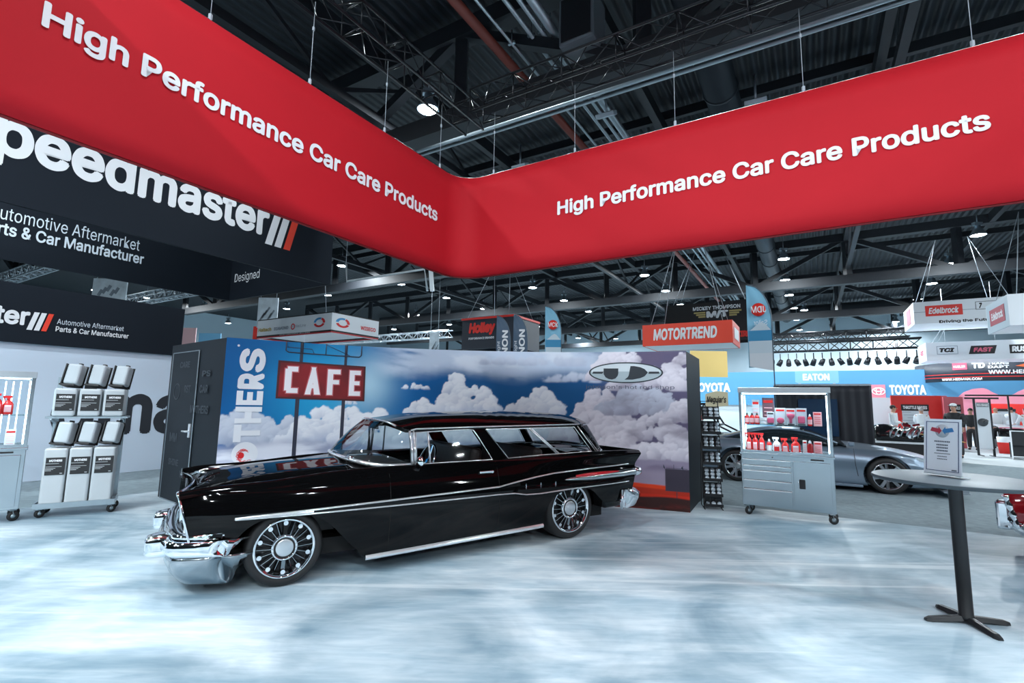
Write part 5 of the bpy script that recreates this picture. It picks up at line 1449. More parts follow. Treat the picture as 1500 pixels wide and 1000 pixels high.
for lab, px in (('dark blue feather flag with white upright lettering directly beside the red wordmark box', (747, 463, 545)), ('dark blue feather flag farther right of the navy box sign', (772, 461, 545))):
    t, wd, zb, zt = feather('feather_flag', lab, px, 20, 21, fn)
    text('XENON', None, None, None, (zt - zb) * .72, wd * .42, WHITE, t, bold=.03, ext=.003, warp=lambda x, y: V((-wd * .18 - y, -.07, zb + .05 + x)))
    text('Pure Light', None, None, None, (zt - zb) * .5, wd * .26, swhite, t, bold=.0, ext=.003, warp=lambda x, y: V((-wd * .68 - y, -.07, zb + .1 + x)))
# black wing-logo sign
t, W_, h = box_sign('hanging_sign', 'black hanging sign with gold wing emblem above the orange-red box', (975, 502), 27, (1108, 497), (975, 448), 1.5, BLACK)
ftext(t, 'MICKEY THOMPSON', W_ * .33, h * .80, W_ * .52, h * .10, WHITE, .03); ftext(t, 'M/T', W_ * .48, h * .575, W_ * .24, h * .20, WHITE, .06)
for sx in (-1, 1):
    for k in range(3):
        c_ = W_ * .60 + sx * W_ * .13; plate(t, *sorted((c_, c_ + sx * W_ * (.13 - .025 * k)))[:1], h * (.72 - .055 * k), sorted((c_, c_ + sx * W_ * (.13 - .025 * k)))[1], h * (.76 - .055 * k), gold, nm='wing')
ftext(t, 'TIRES', W_ * .80, h * .06, W_ * .18, h * .16, sred, .06)
# white box signs at the right
t, W_, h = box_sign('hanging_sign', 'long white box sign with red plate and small motto, behind the other white box', (1339.8, 474.5), 21, (1500, 466), (1337.5, 443.2), 2.6, swhite, under=swhite)
plate(t, W_ * .115, h * .32, W_ * .47, h * .80, sred); ftext(t, 'Edelbrock', W_ * .145, h * .42, W_ * .29, h * .28, WHITE, .03, .25, .014)
plate(t, W_ * .59, h * .50, W_ * .80, h * .85, BLACK, -.004); plate(t, W_ * .595, h * .52, W_ * .795, h * .83, swhite, -.008); ftext(t, '7', W_ * .62, h * .55, W_ * .03, h * .24, BLACK, .05, .2, .018)
ftext(t, 'Driving the Future', W_ * .24, -.05, W_ * .52, h * .17, BLACK, .03, 0, .006)
b = MB(); b.box((W_ / 2, -.004, h * .53), (W_, .006, .02)); b.build('seam', sgrey, t)
b = MB(); b.box((-.006, 1.3, h * .5), (.006, 1.0, h * .75)); b.build('end_plate', mat('print_plum', (.35, .05, .12), .5), t)
t, W_, h = box_sign('hanging_sign', 'white box sign cut by the frame with red plate on its end', (1480, 476.5), 15.5, (1640, 466), (1474.8, 431), 2.3, swhite, side=mat('sign_end_blue', (.50, .60, .68), .5), under=swhite)
b = MB(); b.box((-.006, 1.15, h * .5), (.008, 1.55, h * .55)); b.build('end_plate', mat('plate_red_dark', (.42, .03, .06), .5), t)
stext(t, 'Edelbrock', 0, 1.75, h * .38, 1.2, h * .26, WHITE, True)
t, W_, h = box_sign('hanging_sign', 'white box sign with three dark logo plates below the long white box', (1357.8, 528), 23, (1560, 521), (1355.5, 501.8), 2.0, swhite, under=swhite, up=2)
plate(t, W_ * .085, h * .32, W_ * .25, h * .78, sgrey, -.004); plate(t, W_ * .09, h * .35, W_ * .245, h * .75, swhite, -.008); ftext(t, 'TCI', W_ * .105, h * .43, W_ * .12, h * .24, BLACK, .06, .2, .018)
plate(t, W_ * .33, h * .30, W_ * .52, h * .74, BLACK, -.004, skew=.1); ftext(t, 'FAST', W_ * .365, h * .40, W_ * .145, h * .24, mat('print_rose', (.72, .12, .2), .5), .05, .2, .014)
plate(t, W_ * .63, h * .28, W_ * .90, h * .74, BLACK, -.004); ftext(t, 'RUSSELL', W_ * .645, h * .36, W_ * .23, h * .3, WHITE, .05, .1, .014)
stext(t, 'FAST', 0, 1.4, h * .35, .8, h * .3, mat('print_rose', (.72, .12, .2), .5), True)
# dark drum sign
hc = AT(1442, 545, 27); r_ = (AT(1500, 545, 27) - AT(1348, 545, 27)).x * .60; hz0 = AT(1440, 557, 24.5).z; hz1 = hz0 + 1.0
t = thing('hanging_sign', 'dark curved drum sign with red stripes and web address below the white boxes', 'sign', (hc.x + .6, hc.y, 0))
m = MB(); m.grid([[V((r_ * math.cos(a), r_ * math.sin(a), z)) for a in np.linspace(0, 2 * PI, 65)[:-1]] for z in (hz0, hz1)], True, cu=True); m.build('drum', sdark, t, thick=.03)
def dr_pt(x, z, off=.03):      # x metres around from the side nearest to the camera
    a0 = math.atan2(-(hc.y), -(hc.x + .6)) + .03
    a = a0 + x / r_
    return V(((r_ + off) * math.cos(a), (r_ + off) * math.sin(a), z))
for z_ in (.20, .36):
    m = MB(); m.grid([[dr_pt(x, hz0 + z_ + dz) for x in np.linspace(-4, 4, 40)] for dz in (0, .03)], False); m.build('stripe', sred, t)
def dtext(s, x, z, wd, ht, m_, bold=.03): text(s, None, None, None, wd, ht, m_, t, bold=bold, ext=.004, warp=lambda a, b_: dr_pt(x + a, hz0 + z + b_, .045))
dtext('WWW.HEDMAN.COM', -.35, .34, 2.7, .2, WHITE); dtext('WWW.HEDMAN.COM', -2.3, .05, 1.7, .13, swhite)
dtext('TRANS', -.35, .80, .75, .14, WHITE); dtext('DAPT', -.35, .62, .75, .14, WHITE); dtext('TD', -.95, .64, .5, .3, swhite, .05)
for x, w2, mm_ in ((-1.75, .62, mat('print_rose', (.72, .12, .2), .5)), (1.75, .8, sred)):
    m = MB(); m.grid([[dr_pt(x + w2 * k / 10, hz0 + z_, .036) for k in range(11)] for z_ in (.60, .95)], False); m.build('logo_plate', mm_, t)
dtext('HUSLER', -1.7, .70, .5, .13, WHITE); dtext('HEDMAN', 1.85, .80, .6, .1, WHITE); dtext('HEDDERS', 1.85, .66, .6, .1, WHITE)
m = MB(); m.add([dr_pt(.62, hz0 + .72), dr_pt(.95, hz0 + .82), dr_pt(1.15, hz0 + .93), dr_pt(1.3, hz0 + .85), dr_pt(1.6, hz0 + .9), dr_pt(1.35, hz0 + .75), dr_pt(1.05, hz0 + .64)], [tuple(range(7))]); m.build('flame_shape', mat('print_orange', (.85, .16, .05), .5), t)
for x in (-2, 0, 2): m = MB(); p = dr_pt(x, hz1, 0); m.cyl(p, p + UP * 4, .012, 4); m.build('cable', wire, t)
# posters and a yellow banner
def flat_banner(name, label, x0, y0, x1, y1, Y, m_, cat='banner', d=.06):
    a, b2 = AT(x0, y1, Y), AT(x1, y1, Y); zt = AT(x0, y0, Y).z
    t = thing(name, label, cat, (a + b2) / 2, 0)
    w2 = (b2 - a).length
    m = MB(); m.box((0, 0, (zt - a.z) / 2), (w2, d, zt - a.z), math.atan2((b2 - a).y, (b2 - a).x)); m.build('panel', m_, t)
    return t, w2, zt - a.z
t, w2, hh2 = flat_banner('hanging_banner', 'plain yellow hanging banner below the orange-red box sign', 1012, 514, 1066, 552, 30, mat('banner_yellow', (.52, .37, .12), .6))
for x in (-.4, .4): m = MB(); m.cyl((w2 * x, 0, hh2), (w2 * x, 0, hh2 + 2), .012, 4); m.build('cable', wire, t)
pst = mat('poster_grey', (.50, .58, .64), .5, noise=.5, nscale=2.5)
for lab, q in (('grey picture poster hanging at the left above the white ring sign', (376, 436, 405, 480, 24)), ('small grey picture poster hanging above the mural', (628, 486, 642, 530, 30)), ('grey picture poster above the slate booth wall', (134, 408, 184, 440, 22))):
    t, w2, hh2 = flat_banner('poster', lab, *q, pst, 'poster')
    m = MB(); 
    for k in range(5): m.box((w2 * (-.25 + .12 * k), -.05, hh2 * (.35 + .1 * (k % 3))), (w2 * .08, .02, hh2 * .3), 0, Matrix.Rotation(.5, 3, 'Y'))
    m.build('picture', mat('poster_ink', (.18, .22, .26), .5), t)
    for x in (-.4, .4): m = MB(); m.cyl((w2 * x, 0, hh2), (w2 * x, 0, hh2 + 4), .012, 4); m.build('cable', wire, t)
t, w2, hh2 = flat_banner('hanging_banner', 'small red banner behind the left end of the white ring sign', 370, 478, 380, 500, 26, sred)
t, w2, hh2 = flat_banner('hanging_banner', 'pale pink banner above the dark door of the mural wall', 266, 480, 285, 512, 26, mat('banner_pink', (.80, .5, .52), .6))
t, w2, hh2 = flat_banner('hanging_banner', 'pale blue banner above the top left of the mural', 290, 488, 322, 512, 30, mat('banner_blue', (.2, .5, .75), .6))
# blue wall of the far booth with its lettering
bw = mat('booth_blue', (.08, .27, .47), .55); bw2 = mat('booth_blue_light', (.24, .52, .70), .55)
o = AT(1018, 586, 34); Wd = (PLN(1560, 586, o, HA) - o).dot(HB); zT = PLN(1018, 546, o, HA).z
t = thing('booth_wall', 'long blue booth wall with white lettering across the far right', 'wall', (o.x, o.y, 0), HBA)
m = MB(); m.box((Wd / 2, .1, zT / 2 + .85), (Wd, .2, zT - 1.7)); m.build('blue_band', bw, t)
m = MB(); m.box((Wd / 2, .16, .85), (Wd, .1, 1.7)); m.build('lower_wall', mat('booth_grey', (.50, .56, .6), .6), t)
def wx(px): return (PLN(px, 575, o, HA) - o).dot(HB)
def wz(px, py): return PLN(px, py, o, HA).z
text('TOYOTA', V((wx(1015), 0, wz(1040, 574))), X1, UP, wx(1070) - wx(1015), .62, WHITE, t, bold=.04, off=.02)
text('TOYOTA', V((wx(1303), 0, wz(1330, 578))), X1, UP, wx(1357) - wx(1303), .56, WHITE, t, bold=.04, off=.02)
m = MB(); m.box((wx(1287), -.03, wz(1287, 573)), (wx(1297) - wx(1277), .05, .75)); m.build('logo_plate', mat('plate_pink', (.80, .22, .28), .5), t)
m = MB()
for rx, rz in ((.30, .20), (.12, .20), (.22, .09)): m.tube([(wx(1287) + rx * math.cos(a), -.07, wz(1287, 573) + rz * math.sin(a) + (.08 if rx == .22 else 0)) for a in np.linspace(0, 2 * PI, 25)[:-1]], .025, 5, closed=True)
m.build('logo_ovals', WHITE, t)
m = MB(); pxs = np.linspace(1398, 1556, 60); pys = np.interp(pxs, [1398, 1404, 1412, 1425, 1440, 1447, 1455, 1465, 1475, 1485, 1492, 1500, 1556], [588, 580, 574, 569.5, 568, 570, 575, 579, 580, 577, 573, 570, 572]); rows = [[V((wx(x), -.02, .9)) for x in pxs], [V((wx(x), -.02, wz(x, y))) for x, y in zip(pxs, pys)]]
m.grid(rows, False); m.build('pink_wave', mat('wave_pink', (.80, .30, .40), .55), t, thick=.02)
t2, W2, h2 = box_sign('booth_sign', 'light blue block sign with white capitals standing above the blue wall', (1165, 560), 28, (1229, 560), (1165, 543.5), 1.2, bw2, cables=False)
for x in (.2, W2 - .2): m = MB(); m.box((x, .6, -AT(1165, 560, 28).z / 2), (.12, .12, AT(1165, 560, 28).z)); m.build('post', sgrey, t2)
ftext(t2, 'EATON', W2 * .18, h2 * .15, W2 * .62, h2 * .62, WHITE, .05)
# black drape block
o = AT(1133, 565, 13.6); p2 = PLN(1276, 563, o, HA)
Wd = (p2 - o).dot(HB)
t = thing('draped_booth', 'tall black draped block standing behind the grey sports car', 'drape', (o.x, o.y, 0), HBA)
m = MB(); rows = []
for z in np.linspace(0.0, o.z, 14): rows.append([V((Wd * j / 40, .03 * math.sin(j * 1.7 + z * .6) * (1 - z / o.z * .5), z)) for j in range(41)])
m.grid(rows, True); m.build('drape', mat('drape_black', (.012, .016, .024), .55, noise=.3, nscale=2), t, thick=.02)
m = MB(); m.box((Wd / 2, 1.0, o.z / 2 - .03), (Wd - .02, 1.8, o.z - .06)); m.build('core', mat('drape_core', (.01, .012, .018), .7), t)
m = MB(); m.box((Wd * .46, -.05, 1.35), (Wd * .40, .02, .95)); m.build('screen', mat('screen_dark_blue', (.008, .035, .085), .25), t)
m = MB(); m.box((Wd / 2, .02, o.z + .02), (Wd, .06, .05)); m.build('top_rail', mat('rail_grey', (.4, .46, .5), .4, .4), t)
# ------------------------------------------------------------------ grey sports car behind the cabinets
gpaint = mat('grey_blue_car_paint', (.21, .28, .36), .32, .55, coat=.6)
SX = HB.copy(); 
SC_P = V((7.62, 10.35, 0)); sc = thing('sports_car', 'low grey-blue sports car parked on the carpet behind the steel cabinet', 'car', SC_P, math.atan2(-HB.y, -HB.x))
# own axes: x rearwards from the front axle, camera side is y > 0 here
wb2 = 2.62
Zb2 = [(-.95, .16), (-.4, .14), (0, .12), (1.3, .11), (2.6, .13), (3.4, .25)]
Zt2 = [(-.98, .52), (-.75, .63), (-.4, .74), (0, .80), (.5, .82), (.95, .83), (1.6, .86), (2.4, .90), (2.9, .90), (3.3, .86), (3.45, .80)]
Tm2 = [(-.98, .66), (-.7, .82), (-.3, .92), (0, .94), (.45, .89), (1.3, .87), (2.1, .90), (2.62, .96), (3.1, .92), (3.45, .80)]
Zc2 = [(-.98, .55), (-.6, .72), (0, .83), (.6, .90), (.95, .92), (2.6, .95), (3.0, .93), (3.45, .84)]
def sect2(s):
    zb, zt, tm, zc = (interp(T_, s) for T_ in (Zb2, Zt2, Tm2, Zc2))
    return [(0, zb), (.5, zb), (tm - .12, zb), (tm - .05, zb + .02), (tm - .02, zb + .08), (tm - .035, (zb + zt) * .42), (tm - .01, (zb + zt) * .55), (tm, (zb + zt) * .63), (tm - .03, zt - .12), (tm - .10, zt - .03), (tm - .20, zt), (tm - .36, zt * .5 + zc * .5 - .01), (tm - .6, zc - .005), (0, zc)]
sb2 = body_loft([round(x, 3) for x in np.linspace(-.98, 3.45, 70)], sect2, lambda s, t, z: s + .10 * max(0, (abs(t) - .4)) * (1 if s < -.5 else 0)).build('body', gpaint, sc)
ar2 = lambda c, r, n=18: [(c + r * math.cos(PI * 2 * k / n), .335 + r * math.sin(PI * 2 * k / n)) for k in range(n)]
boolean_cut(sb2, cutters([ar2(0, .385), ar2(wb2, .40)], .55, 1.3))
for pl in sb2.data.polygons: pl.use_smooth = True
try: sb2.data.set_sharp_from_angle(angle=math.radians(35))
except Exception: pass
b = MB(); b.box((1.3, 0, .3), (3.6, 1.1, .30)); b.build('underbody', DARKMETAL, sc)
for s_ in (0, wb2):
    for sg_ in (-1, 1): wheel(sc, s_, sg_ * (.79 if s_ == 0 else .80), .335, .245, .25, sg_, five=True, blade=mat('spoke_grey', (.35, .38, .42), .3, .8))
# cabin of the coupe: roof arch with dark side glass
rows = []
prof = [(.62, .88), (.95, 1.02), (1.25, 1.13), (1.6, 1.185), (2.0, 1.18), (2.4, 1.11), (2.8, 1.0), (3.15, .90)]
for s_, z_ in crspline(prof, 4):
    wd_ = .56 + .12 * (1.19 - z_) / .3
    rows.append([V((s_, t * wd_, z_ - .05 * abs(t) ** 3)) for t in np.linspace(-1, 1, 15)])
b = MB(); b.grid(rows[9:], True); b.build('roof', gpaint, sc, thick=.03)
b = MB(); b.grid(rows[:11], True); b.build('windscreen', mat('dark_glass', (.012, .018, .022), .05), sc, thick=.01)
for sg_ in (-1, 1):
    b = MB(); top_ = [V((r[0].x, sg_ * abs(r[0].y), r[0].z - .005)) for r in rows[2:26]]; bot_ = [V((p.x, sg_ * .76, .87)) for p in top_]
    b.grid([bot_, top_], True); b.build('side_window', mat('dark_glass', (.012, .018, .022)), sc, thick=.01)
    b = MB(); b.tube(top_, .022, 6); b.build('window_frame', gpaint, sc)
    b = MB(); cx_ = -.60
    b.prism([(0, 0), (.42, .10), (.44, .06), (.05, -.05)], V((-.86, sg_ * .70, .60)), V((1, sg_ * .30, 0)).normalized(), UP, .02); b.build('headlamp', mat('headlamp_clear', (.45, .55, .62), .1), sc)
    b = MB(); b.tube([(.52, sg_ * .905, .82), (.5, sg_ * .915, .5), (.47, sg_ * .90, .3)], .005, 4); b.build('door_seam', BLACK, sc)
    b = MB(); b.box((1.3, sg_ * .86, .115), (1.8, .10, .05)); b.build('side_skirt', gpaint, sc, bevel=.01)
b = MB(); b.box((-.98, 0, .115), (.36, 1.7, .02)); b.box((-1.0, .82, .15), (.3, .02, .08)); b.build('front_splitter', mat('splitter', (.3, .36, .42), .35, .5), sc)
b = MB(); b.box((3.35, 0, 1.08), (.30, 1.7, .03)); b.box((3.35, .6, .96), (.2, .03, .22)); b.box((3.35, -.6, .96), (.2, .03, .22)); b.build('rear_wing', mat('wing_pale', (.62, .7, .76), .4), sc)
b = MB(); b.box((.55, .80, .90), (.10, .16, .08)); b.build('side_mirror', gpaint, sc, bevel=.02)

# ------------------------------------------------------------------ red car at the right edge (its rear corner)
rpaint = mat('red_car_paint', (.20, .006, .010), .06, coat=1)
rc = thing('red_car', 'deep red vintage car with chrome bumper cut by the right edge of the photo', 'car', (5.77, 5.88, .012), math.radians(-50))
Zb3 = [(0, .34), (.6, .28), (4, .26)]; Zt3 = [(0, .73), (.3, .77), (1.2, .81), (4, .84)]; Tm3 = [(0, .84), (.3, .90), (1, .94), (4, .94)]
def sect3(s):
    zb, zt, tm = (interp(T_, s) for T_ in (Zb3, Zt3, Tm3))
    return [(0, zb), (.5, zb), (tm - .1, zb), (tm - .04, zb + .03), (tm - .01, .45), (tm, .54), (tm - .02, .63), (tm - .05, zt - .05), (tm - .08, zt), (tm - .14, zt + .0), (tm - .3, zt - .03), (.3, zt), (0, zt)]
rb_ = body_loft([round(x, 3) for x in np.linspace(0, 4.2, 40)], sect3, lambda s, t, z: s + .25 * max(0, .85 - z) * max(0, 1 - s)).build('body', rpaint, rc)
for pl in rb_.data.polygons: pl.use_smooth = True
try: rb_.data.set_sharp_from_angle(angle=math.radians(35))
except Exception: pass
for sg_ in (-1, 1): wheel(rc, 1.15, sg_ * .74, .33, .22, .2, sg_)
for sg_ in (-1, 1):
    b = MB(); b.tube([(.02 + .25 * (.85 - z), sg_ * (.845 if z < .75 else .82), z) for z in np.linspace(.38, .72, 12)], [.02 + .008 * (k % 3) for k in range(12)], 8); b.build('lamp_housing', CHROME, rc)
    b = MB(); b.box((0, sg_ * .55, .48), (.12, .16, .30)); b.build('bumper_guard', CHROME, rc, bevel=.03, seg=3)
    b = MB(); b.tube([(.55 + .2 * k, sg_ * (.935 + .004), .66 - .006 * k) for k in range(12)], [.004] + [.014] * 11, 6); b.build('side_spear', CHROME, rc)
rows = [[V((.05 + .18 * abs(u) ** 4 + dx + (.0), .93 * u, z)) for dx, z in ((.10, .50), (.0, .49), (-.05, .44), (-.06, .39), (-.02, .33), (.06, .30))] for u in np.linspace(-1, 1, 33)]
for e in (.1, .25, .4): rows.append([p + V((.1, .0, 0)) * (1) for p in rows[-1]])
b = MB(); b.grid(rows, True, cu=True); b.build('bumper', CHROME, rc)
b = MB(); b.box((2.6, 0, .93), (1.7, 1.3, .34)); b.build('cabin_glass', mat('dark_glass', (.012, .018, .022)), rc, bevel=.1, seg=3)
b = MB(); b.tube([(1.35, -.86, .74), (1.0, -.90, .78), (.6, -.92, .79)], [.02, .02, .03], 8); b.ball((.55, -.93, .79), .06, 10, (.6, 1, .7)); b.build('side_mirror', BLACK, rc)

# ------------------------------------------------------------------ people
skinm = mat('skin', (.48, .27, .19), .55); hairm = mat('hair_dark', (.015, .012, .012), .6)
def skin_mesh(nodes_, edges, root=0, sub=1):
    me = bpy.data.meshes.new('p'); me.from_pydata([n[0] for n in nodes_], edges, [])
    ob = bpy.data.objects.new('p', me); COL.objects.link(ob)
    sk = ob.modifiers.new('sk', 'SKIN'); sk.use_smooth_shade = True
    for i, n in enumerate(nodes_):
        r = n[1]; r = (r, r) if not isinstance(r, tuple) else r
        me.skin_vertices[0].data[i].radius = r; me.skin_vertices[0].data[i].use_root = (i == root)
    ss = ob.modifiers.new('ss', 'SUBSURF'); ss.levels = sub; ss.render_levels = sub
    dg = bpy.context.evaluated_depsgraph_get(); dg.update()
    out = bpy.data.meshes.new_from_object(ob.evaluated_get(dg))
    bpy.data.objects.remove(ob); bpy.data.meshes.remove(me)
    return out
def person(loc, face, label, shirt, trousers, hair=hairm, pose='stand', cap=None, bald=False, h=1.76, lean=0.0):
    """faces local -y before turning by face"""
    k = h / 1.76
    t = thing('person', label, 'person', loc, face)
    L = lambda x, y, z: (x * k, (y - (max(0, z - .95) * lean)) * k, z * k)
    arms = {'stand': ((.20, 0, 1.42), (.25, .01, 1.14), (.26, -.06, .90)), 'reach': ((.20, -.02, 1.40), (.25, -.14, 1.16), (.20, -.38, 1.08)), 'hold': ((.20, 0, 1.41), (.27, -.02, 1.13), (.12, -.24, 1.12))}[pose]
    N = [(L(0, 0, .95), (.15, .11)), (L(0, .0, 1.10), (.13, .10)), (L(0, .0, 1.30), (.16, .11)), (L(0, .01, 1.43), (.12, .085)), (L(0, .0, 1.52), .055), (L(0, -.02, 1.60), (.075, .085)), (L(0, -.02, 1.69), (.078, .095)), (L(0, -.01, 1.745), (.05, .06))]
    E = [(i, i + 1) for i in range(7)]
    def add(p, r, par): N.append((L(*p), r)); E.append((par, len(N) - 1)); return len(N) - 1
    shirt_n = []
    for s in (-1, 1):
        a0 = add((s * arms[0][0], arms[0][1], arms[0][2]), .058, 3)
        a1 = add((s * arms[1][0], arms[1][1], arms[1][2]), .046, a0)
        a2 = add((s * arms[2][0], arms[2][1], arms[2][2]), .030, a1)
        d = (V(arms[2]) - V(arms[1])).normalized()
        pc = V(arms[2]) + d * .06
        pm = add((s * pc.x, pc.y, pc.z), (.036, .018), a2)
        for q in range(4):
            side = V((1, 0, 0)) if abs(d.x) < .7 else V((0, 0, 1))
            f0 = pc + d * .04 + side * (.027 - .018 * q); f1 = f0 + d * (.035 + .006 * (1 if q in (1, 2) else 0)) + V((0, -.006, 0)); f2 = f1 + d * .025 + V((0, -.014, 0))
            i0 = add((s * f0.x, f0.y, f0.z), .010, pm); i1 = add((s * f1.x, f1.y, f1.z), .009, i0); add((s * f2.x, f2.y, f2.z), .007, i1)
        th = pc - d * .015 + V((-.03, -.025, 0)); i0 = add((s * th.x, th.y, th.z), .011, pm); th2 = th + d * .035 + V((-.006, -.012, 0)); add((s * th2.x, th2.y, th2.z), .008, i0)
        hp = add((s * .095, 0, .90), .095, 0); kn = add((s * .11, -.02, .50), .062, hp); an = add((s * .115, .02, .09), .042, kn); add((s * .12, -.13, .035), (.04, .03), an)
    me = skin_mesh(N, E); me.materials.append(skinm)
    o = bpy.data.objects.new('body', me); COL.objects.link(o); o.parent = t
    # shirt
    g = 1.16
    SN = [(L(0, 0, .92), (.19, .15)), (L(0, 0, 1.10), (.175, .14)), (L(0, 0, 1.30), (.20, .15)), (L(0, .01, 1.44), (.16, .12)), (L(0, 0, 1.49), .085)]
    SE = [(0, 1), (1, 2), (2, 3), (3, 4)]
    for s in (-1, 1):
        SN.append((L(s * arms[0][0], arms[0][1], arms[0][2]), .090)); SE.append((3, len(SN) - 1))
        SN.append((L(s * arms[1][0], arms[1][1], arms[1][2]), .074)); SE.append((len(SN) - 2, len(SN) - 1))
        e = V(arms[1]).lerp(V(arms[2]), .9); SN.append((L(s * e.x, e.y, e.z), .052)); SE.append((len(SN) - 2, len(SN) - 1))
    me = skin_mesh(SN, SE, 2); me.materials.append(shirt); o = bpy.data.objects.new('shirt', me); COL.objects.link(o); o.parent = t
    TN = [(L(0, 0, .99), (.18, .14)), (L(0, 0, .90), (.17, .14))]; TE = [(0, 1)]
    for s in (-1, 1):
        TN.append((L(s * .10, 0, .84), .12)); TE.append((1, len(TN) - 1)); TN.append((L(s * .11, -.02, .50), .09)); TE.append((len(TN) - 2, len(TN) - 1)); TN.append((L(s * .115, .015, .08), .074)); TE.append((len(TN) - 2, len(TN) - 1))
    me = skin_mesh(TN, TE, 0); me.materials.append(trousers); o = bpy.data.objects.new('trousers', me); COL.objects.link(o); o.parent = t
    for s in (-1, 1):
        b = MB(); x, y, z = L(s * .12, -.06, .04); b.ball((x, y, .045 * k), .05, 12, (.95, 2.3, .85)); b.build('shoe', BLACK, t)
    hx, hy, hz = L(0, -.02, 1.67)
    if not bald:
        b = MB(); b.ball((hx, hy + .022, hz + .035), .098 * k, 14, (.90, 1.04, .92)); b.build('hair', hair, t)
    if cap:
        b = MB(); b.ball((hx, hy + .005, hz + .06), .102 * k, 14, (.92, 1.08, .62)); b.box((hx, hy - .13 * k, hz + .045), (.14 * k, .10 * k, .012)); b.build('cap', cap, t)
    b = MB()
    for s in (-1, 1): b.ball((s * .032 * k, hy - .088 * k, hz + .005), .012 * k, 8)
    b.build('eyes', BLACK, t)
    b = MB(); b.beam((hx, hy - .09 * k, hz + .005), (hx, hy - .118 * k, hz - .035), .022 * k); b.build('nose', skinm, t, bevel=.006)
    b = MB(); b.box((hx, hy - .086 * k, hz - .068), (.048 * k, .012, .010)); b.build('mouth', mat('lips', (.35, .13, .11), .5), t)
    for s in (-1, 1): b = MB(); b.ball((s * .084 * k, hy + .005, hz - .005), .028 * k, 8, (.4, .8, 1.1)); b.build('ear', skinm, t)
    return t
wsh = mat('shirt_white', (.74, .78, .82), .7); bsh = mat('jacket_black', (.015, .017, .02), .7); tr_ = mat('trousers_black', (.014, .015, .018), .7); gh = mat('hair_grey', (.4, .4, .4), .7)
def stand_at(px, Y): p = AT(px, 600, Y); return V((p.x, p.y, 0))
pp = person(stand_at(1308, 19.0), .9, 'person in white shirt and dark glasses beside the red display wall', wsh, tr_, pose='hold', h=1.72)
b = MB(); b.box((0, -.115, 1.64), (.13, .012, .034)); b.build('sunglasses', BLACK, pp)
person(stand_at(1349, 21.5), 2.4, 'grey haired person in white shirt in front of the throttle board', wsh, tr_, gh, 'reach', h=1.66)
person(stand_at(1397, 17.0), -1.1, 'person in black jacket and white cap behind the table notice', bsh, tr_, pose='hold', cap=wsh, h=1.80)
person(stand_at(1421, 20.5), -.9, 'dark haired person in black standing left of the display easel', bsh, tr_, pose='stand', h=1.66)
person(stand_at(1458, 21.5), 2.6, 'bald person in white shirt and black trousers right of the display easel', wsh, tr_, pose='stand', bald=True, h=1.74)
person(stand_at(1486, 22.6), 2.9, 'person in white shirt bending over the white car bonnet', wsh, tr_, pose='reach', lean=.35, h=1.76)
person(stand_at(1503, 21.8), 2.9, 'person in white shirt cut by the right edge', wsh, tr_, pose='reach', h=1.72)

# ------------------------------------------------------------------ far stands at the right
def hall_box(px0, px1, ytop, Y, d=.3):
    o = AT(px0, 600, Y); w_ = (PLN(px1, 600, o, HA) - o).dot(HB); z = AT(px0, ytop, Y).z
    return V((o.x, o.y, 0)), w_, z
brd = mat('board_white', (.66, .72, .78), .5); redw = mat('stand_red', (.80, .025, .02), .5)
o, w_, z = hall_box(1306, 1380, 579, 23)
t = thing('display_wall', 'bright red display wall with white throttle bodies board', 'display wall', o, HBA)
b = MB(); b.box((w_ / 2, .1, z / 2), (w_, .2, z)); b.build('red_panel', redw, t)
b = MB(); b.box((w_ + .10, .8, z / 2), (.2, 1.6, z)); b.build('side_panel', mat('stand_rose', (.62, .12, .15), .5), t)
b = MB(); b.box((w_ * .47, -.02, z * .45), (w_ * .52, .03, z * .72)); b.build('board', brd, t)
b = MB(); b.box((w_ * .47, -.04, z * .755), (w_ * .55, .03, z * .13)); b.build('board_header', BLACK, t)
text('THROTTLE BODIES', V((w_ * .23, -.06, z * .725)), X1, UP, w_ * .48, z * .065, WHITE, t, bold=.04)
b = MB()
for k in range(8): b.box((w_ * (.30 + .05 * (k % 3)), -.04, z * (.66 - .055 * k)), (w_ * (.18 + .05 * (k % 2)), .012, .02))
b.build('print_lines', sgrey, t)
b = MB(); rows_ = random.Random(5)
for k in range(9): b.ball((w_ * (.28 + .045 * k), -.05, z * (.30 + .05 * rows_.random())), .05 + .04 * rows_.random(), 8, (1, .3, .8))
b.build('product_picture', mat('picture_grey', (.12, .13, .15), .4), t)
o, w_, z = hall_box(1383, 1412, 581, 21.5)
t = thing('display_wall', 'rose red display wall with dark header board behind the black jacket', 'display wall', o, HBA)
b = MB(); b.box((w_ / 2, .1, z / 2), (w_, .2, z)); b.build('panel', mat('stand_rose', (.62, .12, .15)), t)
b = MB(); b.box((w_ * .55, -.02, z * .5), (w_ * .55, .03, z * .6)); b.build('board', brd, t); b = MB(); b.box((w_ * .55, -.04, z * .78), (w_ * .58, .03, z * .14)); b.build('board_header', BLACK, t)
text('FUEL RAILS', V((w_ * .3, -.06, z * .75)), X1, UP, w_ * .5, z * .06, WHITE, t, bold=.03)
o, w_, z = hall_box(1447, 1545, 591, 25)
t = thing('display_wall', 'red display frame with white board behind the white shirts', 'display wall', o, HBA)
for x in (w_ * .05, w_ * .48): b = MB(); b.box((x, .1, z / 2), (w_ * .10, .2, z)); b.build('red_panel', redw, t)
b = MB(); b.box((w_ * .5, .1, z - .12), (w_, .22, .24)); b.build('red_header', redw, t)
b = MB(); b.box((w_ * .26, .12, z * .55), (w_ * .33, .1, z * .7)); b.build('board', brd, t); b = MB(); b.box((w_ * .26, .04, z * .86), (w_ * .34, .08, .2)); b.build('board_header', BLACK, t)
